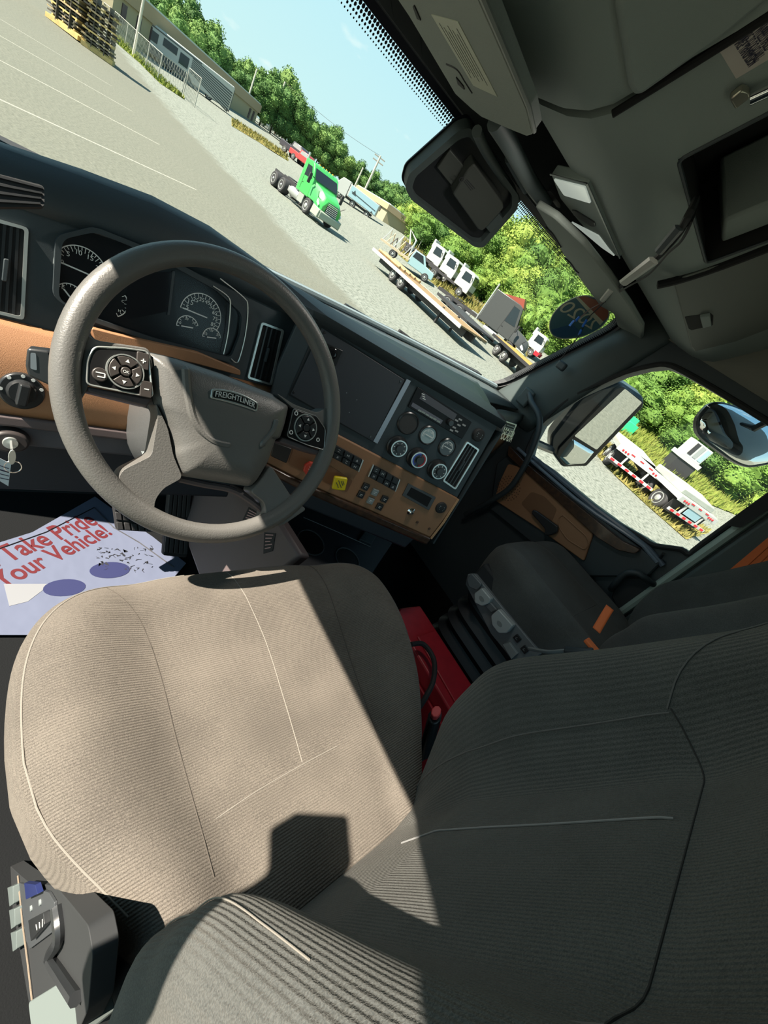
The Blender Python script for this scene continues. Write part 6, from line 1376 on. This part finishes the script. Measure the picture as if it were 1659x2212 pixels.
# dark and red cars beside the far fence
car = empty('pickup_truck', label='dark pickup truck parked behind the green truck cab', cat='truck')
MB().prof([(-2.6, .5), (-2.6, 1.2), (-.9, 1.2), (-.7, 1.8), (.6, 1.8), (1.2, 1.2), (2.4, 1.1), (2.4, .5)], -.95, .95).build('body', mat('dark_car_paint', (.05, .05, .06), .3), car, bev=.08)
for s_ in (-1, 1):
    MB().prof([(-.65, 1.25), (-.55, 1.7), (.5, 1.7), (.9, 1.25)], s_*.955-.005, s_*.955+.005).build('side_window', GRB, car)
    for x in (-1.6, 1.5): wheel(car, x, s_*.88, .4, .24, sd_=s_)
place(car, gnd(640, 350), radians(-60)); car.scale = (1.3,)*3
c2 = empty('pickup_truck', label='red pickup truck nose beside the exhaust stack of the green truck', cat='truck')
for ch in car.children:
    k = ch.copy(); COL.objects.link(k); k.parent = c2
    if ch.name.startswith('body'): k.data = ch.data.copy(); k.data.materials.clear(); k.data.materials.append(mat('red_car_paint', (.45, .06, .06), .3))
    for g_ in ch.children: d = g_.copy(); COL.objects.link(d); d.parent = k
place(c2, gnd(655, 362), radians(-60)); c2.scale = (1.1,)*3
# yellow stacks of beams on blocks, upper left
def bundle(q0, q1, lab):
    a, b = gnd(*q0), gnd(*q1); e_ = b-a; L_ = float(np.linalg.norm(e_[:2])); r = empty('beam_stack', label=lab, cat='stack')
    ym = mat('yellow_steel', (.55, .42, .16), .6, var=(3., .2, (.36, .27, .10))); dm_ = mat('dark_steel', (.07, .065, .05), .6)
    for k in range(14):
        z = .30+.17*k; MB().box((L_/2+random.uniform(-.25, .25), .5+random.uniform(-.15, .15), z), (L_*random.uniform(.75, 1.0), 1.3, .085)).build('beam_layer', [ym, dm_, mat('dry_lumber', (.30, .24, .13), .7), dm_][k % 4], r)
        for x in (.15, .5, .85): MB().box((L_*x+random.uniform(-.1, .1), .5, z+.085), (.10, 1.25, .085)).build('spacer', dm_ if k % 3 else ym, r)
    for x in (.3, .7): MB().box((L_*x, .5, 1.5), (.05, 1.42, 2.6)).build('tie_band', dm_, r)
    MB().box((L_*.5, .3, .14), (L_, 1.0, .26)).build('base_beam', ym, r)
    place(r, a, atan2(e_[1], e_[0])); return r
bundle((175, 95), (243, 143), 'yellow and rusty steel beams stacked on the asphalt, right end of the pile')
bundle((103, 38), (172, 92), 'yellow and dark steel beams stacked on the asphalt, left end of the pile')
# ---------------------------------------------------------------- buildings
BEI = mat('beige_wall', (.306, .281, .178), .8); BEI2 = mat('tan_fascia', (.306, .246, .153), .8)
def building(q0, q1, qt, lab, wins, depth=12., rise=0.):
    a, b = gnd(*q0), gnd(*q1); e_ = b-a; L_ = float(np.linalg.norm(e_[:2])); h_ = top_z(b, *qt)-min(a[2], b[2]); r = empty('building', label=lab, cat='building')
    MB().box((L_/2, depth/2, h_*.5), (L_, depth, h_)).build('wall', BEI, r); MB().box((L_/2, depth/2, h_*.88), (L_+.6, depth+.6, h_*.30)).build('roof_fascia', BEI2, r)
    MB().box((L_/2, depth/2, h_*1.05), (L_+.2, depth, .2)).build('roof', mat('pale_metal_roof', (.42, .52, .50), .5), r)
    for x0, x1, z0, z1 in wins: MB().box((L_*(x0+x1)/2, -.03, h_*(z0+z1)/2), (L_*(x1-x0), .12, h_*(z1-z0))).build('window', mat('brown_window', (.06, .045, .05), .4), r)
    place(r, (a[0], a[1], min(a[2], b[2])), atan2(e_[1], e_[0])); return r
building((235, 66), (550, 266), (562, 228), 'long beige single storey building behind the motorhome', [(x, x+.018, .30, .66) for x in (.03, .09, .15, .21, .27, .90, .945)], rise=.3)
building((760, 430), (826, 478), (838, 440), 'small beige building with brown windows behind the box truck', [(.12, .26, .55, .78), (.40, .47, .45, .78), (.52, .58, .45, .78), (.70, .86, .45, .78)])
# poles
def pole(name, qb, qt, r_, lab, cross=False, tr=False):
    b = gnd(*qb); zt_ = top_z(b, *qt); o = empty(name, tuple(b), label=lab, cat='pole'); PO = mat('weathered_pole', (.42, .42, .34), .7)
    MB().tube([b-np.array([0, 0, .3]), np.array([b[0], b[1], zt_])], [r_, r_*.7], 8).build('shaft', PO, o)
    if cross:
        for k in (0, 1): MB().box((b[0], b[1], zt_-.4-.9*k), (3.0, .22, .22), -.9).build('crossarm', mat('dark_crossarm', (.16, .15, .12), .7), o)
    if tr: MB().cyl((b[0]-.3, b[1]-.4, zt_*.5+b[2]*.5+2.), (b[0]-.3, b[1]-.4, zt_*.5+b[2]*.5+3.8), .55, 12).build('transformer', ALU, o)
    return o
pole('utility_pole', (288, 120), (322, -40), .16, 'tall grey pole in front of the motorhome at the grass strip')
pole('utility_pole', (580, 283), (615, 176), .28, 'pale pole carrying a white transformer right of the beige building', tr=True)
pole('utility_pole', (663, 338), (682, 270), .25, 'plain thin pole rising behind the green truck cab')
pole('utility_pole', (792, 402), (820, 335), .32, 'utility pole with two crossarms in front of the skyline', cross=True)
pole('utility_pole', (538, 205), (556, 150), .22, 'thin light pole at the end of the beige building roof')
pole('utility_pole', (772, 390), (786, 363), .25, 'short pole left of the crossarm pole')
wr = MB(); a = np.array([*gnd(580, 283)[:2], top_z(gnd(580, 283), 615, 176)]); b = np.array([*gnd(792, 402)[:2], top_z(gnd(792, 402), 820, 335)])
wr.tube([a+(b-a)*t-np.array([0, 0, 3*t*(1-t)]) for t in np.linspace(0, 1, 12)], .03, 4); tag(wr.build('power_line', FRM, None), 'thin power line strung between the far poles', 'wire')
# chain link fence
def fence(qs, h_, lab, rails=True, mesh=True):
    r = empty('chain_link_fence', tuple(gnd(*qs[0])), label=lab, cat='fence'); P = [gnd(*q) for q in qs]; MFN = mat('fence_steel', (.36, .37, .33), .5, .5); pts = []
    for a, b in zip(P[:-1], P[1:]):
        n = max(1, int(np.linalg.norm(b-a)/3.2)); pts += [a+(b-a)*k/n for k in range(n)]
    pts.append(P[-1]); pts = [np.array([p[0], p[1], gz(p[0], p[1])]) for p in pts][:90]
    for p in pts: MB().tube([p, p+np.array([0, 0, h_])], .05, 5).build('fence_post', MFN, r)
    up = np.array([0, 0, h_])
    if rails: MB().tube([p+up for p in pts], .035, 4).build('top_rail', MFN, r)
    if mesh:
        mb = MB()
        for a, b in zip(pts[:-1], pts[1:]):
            n = 10
            for k in range(n):
                p, q = a+(b-a)*k/n, a+(b-a)*(k+1)/n; mb.tube([p, q+up], .012, 3); mb.tube([q, p+up], .012, 3)
        mb.build('mesh_panel', MFN, r)
    return r
fence([(205, 42), (250, 80), (290, 122), (340, 172), (392, 205)], 2.0, 'chain link fence along the green grass in front of the motorhome')
fence([(395, 208), (420, 232)], 2.4, 'chain link gate section beside the motorhome')
fence([(560, 268), (610, 300), (650, 330)], 2.4, 'far chain link fence below the trees left of the green truck')
fence([(900, 540), (945, 572), (1030, 628), (1110, 700), (1180, 760)], 2.0, 'chain link fence posts along the bank seen through the windshield', mesh=False, rails=False)
fence([(1380, 925), (1420, 945), (1520, 1010), (1610, 1072), (1700, 1135)], 1.4, 'low fence posts on the bank seen through the side window', mesh=False, rails=False)
# ================================================================ trees and shrubs
def leafmat(name, a, b_, c):
    m = bpy.data.materials.new(name); m.use_nodes = True; t = m.node_tree; b = t.nodes['Principled BSDF']; b.inputs['Roughness'].default_value = .75; b.inputs['Specular IOR Level'].default_value = .25
    oi = N(t, 'ShaderNodeObjectInfo'); tc = N(t, 'ShaderNodeTexCoord'); nz = N(t, 'ShaderNodeTexNoise'); nz.inputs['Scale'].default_value = .9; nz.inputs['Detail'].default_value = 6; t.links.new(tc.outputs['Object'], nz.inputs['Vector'])
    ad = N(t, 'ShaderNodeMath', operation='MULTIPLY_ADD'); t.links.new(oi.outputs['Random'], ad.inputs[0]); ad.inputs[1].default_value = .25; t.links.new(nz.outputs[0], ad.inputs[2])
    r = N(t, 'ShaderNodeValToRGB'); r.color_ramp.elements[0].position = .42; r.color_ramp.elements[0].color = (*a, 1); r.color_ramp.elements[1].position = .80; r.color_ramp.elements[1].color = (*c, 1); e = r.color_ramp.elements.new(.62); e.color = (*b_, 1)
    t.links.new(ad.outputs[0], r.inputs[0]); t.links.new(r.outputs[0], b.inputs['Base Color']); return m
LF1 = leafmat('bright_leaves', (.039, .095, .017), (.099, .185, .030), (.215, .284, .052))
LF2 = leafmat('tree_leaves', (.037, .092, .025), (.081, .167, .041), (.155, .247, .063))
def crown_mesh(name, m, n, lf, hgt=1., lumps=14, wid=.45, low=.05, seed=1, cone=0.):
    """foliage of unit height: leaf cards over overlapping lumps with a dense core"""
    R_ = np.random.default_rng(seed); L_ = []
    for k in range(lumps):
        z = low+.12+(.86-low-.12)*R_.random(); s_ = (1-cone*z); a = R_.random()*2*pi; rr = wid*.62*s_*math.sqrt(R_.random())*(1 if cone else math.sqrt(max(.05, 1-((z-.45)/.6)**2)))
        L_.append((np.array([rr*cos(a), rr*sin(a), z]), wid*(.28+.20*R_.random())*s_))
    mb = MB()
    for c, r in L_:
        th = [(sin(p)*cos(q), sin(p)*sin(q), cos(p)) for p in np.linspace(0, pi, 7) for q in np.linspace(0, 2*pi, 9)[:-1]]
        vs = [c+np.array(v)*r*.74*(1+.15*R_.standard_normal()) for v in th]; mb.add(vs, [(i*8+j, i*8+(j+1) % 8, (i+1)*8+(j+1) % 8, (i+1)*8+j) for i in range(6) for j in range(8)])
    V_ = R_.standard_normal((n, 3)); V_ /= np.linalg.norm(V_, axis=1)[:, None]; idx = R_.integers(0, lumps, n); rad = .82+.30*R_.random(n)
    A_ = R_.standard_normal((n, 3)); 
    for i in range(n):
        c, r = L_[idx[i]]; p = c+V_[i]*r*rad[i]
        if p[2] < .01: p[2] = .01
        nn = nrm(V_[i]+.9*A_[i]); u = nrm(np.cross(nn, (.3, .1, 1))); w = np.cross(nn, u); s_ = lf*(.6+.8*R_.random())
        mb.add([p-u*s_, p-w*s_*.6, p+u*s_, p+w*s_*.6], [(0, 1, 2, 3)])
    loc = mb.build(name, m, None, fix=False); return loc
def proto(kind, n, lf, m, seed, trunk=True, **k):
    r = empty(kind)
    f_ = crown_mesh('foliage', m, n, lf, seed=seed, **k); f_.parent = r
    if trunk:
        MB().tube([(0, 0, -.05), (.01, 0, .3), (0, .01, .6)], [.022, .016, .008], 6).build('trunk', mat('bark', (.12, .09, .06), .9), r)
    return r
protoB = [proto('shrub', 9000, .017, LF1, 11+i, wid=.62, low=-.05, lumps=16) for i in range(3)]
protoT = [proto('broadleaf_tree', 7000, .017, LF2, 31+i, wid=.42, low=.08, lumps=20) for i in range(3)]
used_ = set()
def put(pool, P, h_, wid, lab, group, cat):
    k = random.randrange(len(pool)); s = pool[k]; o = s if id(s) not in used_ else copy_tree(s); used_.add(id(s))
    o.location = P; o.scale = (wid, wid, h_); o.rotation_euler = (0, 0, random.uniform(0, 6.28)); tag(o, lab, cat, group); return o
def far(px, py, D):
    d = ray(px, py); h_ = nrm(d[:2]); p = CAM[:2]+h_*D; return np.array([p[0], p[1], gz(*p)])
sky = [(250, -60), (310, -50), (350, -30), (390, -22), (430, 0), (465, 45), (495, 105), (522, 128), (550, 138), (580, 148), (610, 150), (638, 160), (655, 195), (672, 232), (700, 258), (728, 270), (748, 305), (765, 335), (790, 352), (815, 368), (840, 385), (862, 392), (890, 400), (925, 420), (960, 440)]
ORD = 'first second third fourth fifth sixth seventh eighth ninth tenth eleventh twelfth thirteenth fourteenth fifteenth sixteenth seventeenth eighteenth nineteenth twentieth twenty-first twenty-second twenty-third twenty-fourth twenty-fifth'.split()
for i, (x, y) in enumerate(sky):
    D = 150+10*random.random() if x > 480 else 120+10*random.random()
    P = far(x, y, D); zt_ = top_z(P, x, y); put(protoT, P, zt_-P[2], (zt_-P[2])*.55+3, 'tall green tree against the sky, %s along the far skyline counted from the left' % ORD[i], 'skyline trees of the far tree line', 'tree')
for i, (x, y) in enumerate(sky[3:]):
    P = far(x+14, y+18, 138 if x > 480 else 118); zt_ = top_z(P, x+14+random.uniform(-6, 6), y+40+random.uniform(-8, 12)); 
    if zt_-P[2] > 3: put(protoT, P, zt_-P[2], (zt_-P[2])*.6+4, 'lower green tree standing in front of the skyline trees', 'lower trees of the far tree line', 'tree')
n_ = 0
for xr, hh, ww in ((47, 4.2, 6.0), (53, 6.5, 7.5), (60, 12., 10.), (68, 17., 13.)):
    y = -16. if xr > 50 else -10.
    while y < (56 if xr < 50 else 74 if xr < 62 else 80):
        x_ = xr+random.uniform(-1.5, 1.5)+max(0, y-45)*.12; h_ = hh*random.uniform(.8, 1.2)*(1-.30*max(0, (y-40)/40)); w_ = ww*random.uniform(.85, 1.15)
        put(protoB, (x_, y, gz(x_, y)-.3), h_, w_, ['low bright green shrub on the bank behind the fence', 'medium bright green shrub behind the low shrubs of the bank', 'tall bright green thicket behind the bank shrubs', 'tallest green thicket at the back of the bank'][(47, 53, 60, 68).index(xr)], ['low shrubs on the bank', 'medium shrubs on the bank', 'tall thicket on the bank', 'back row thicket on the bank'][(47, 53, 60, 68).index(xr)], 'shrub' if xr < 60 else 'thicket')
        y += w_*.62; n_ += 1
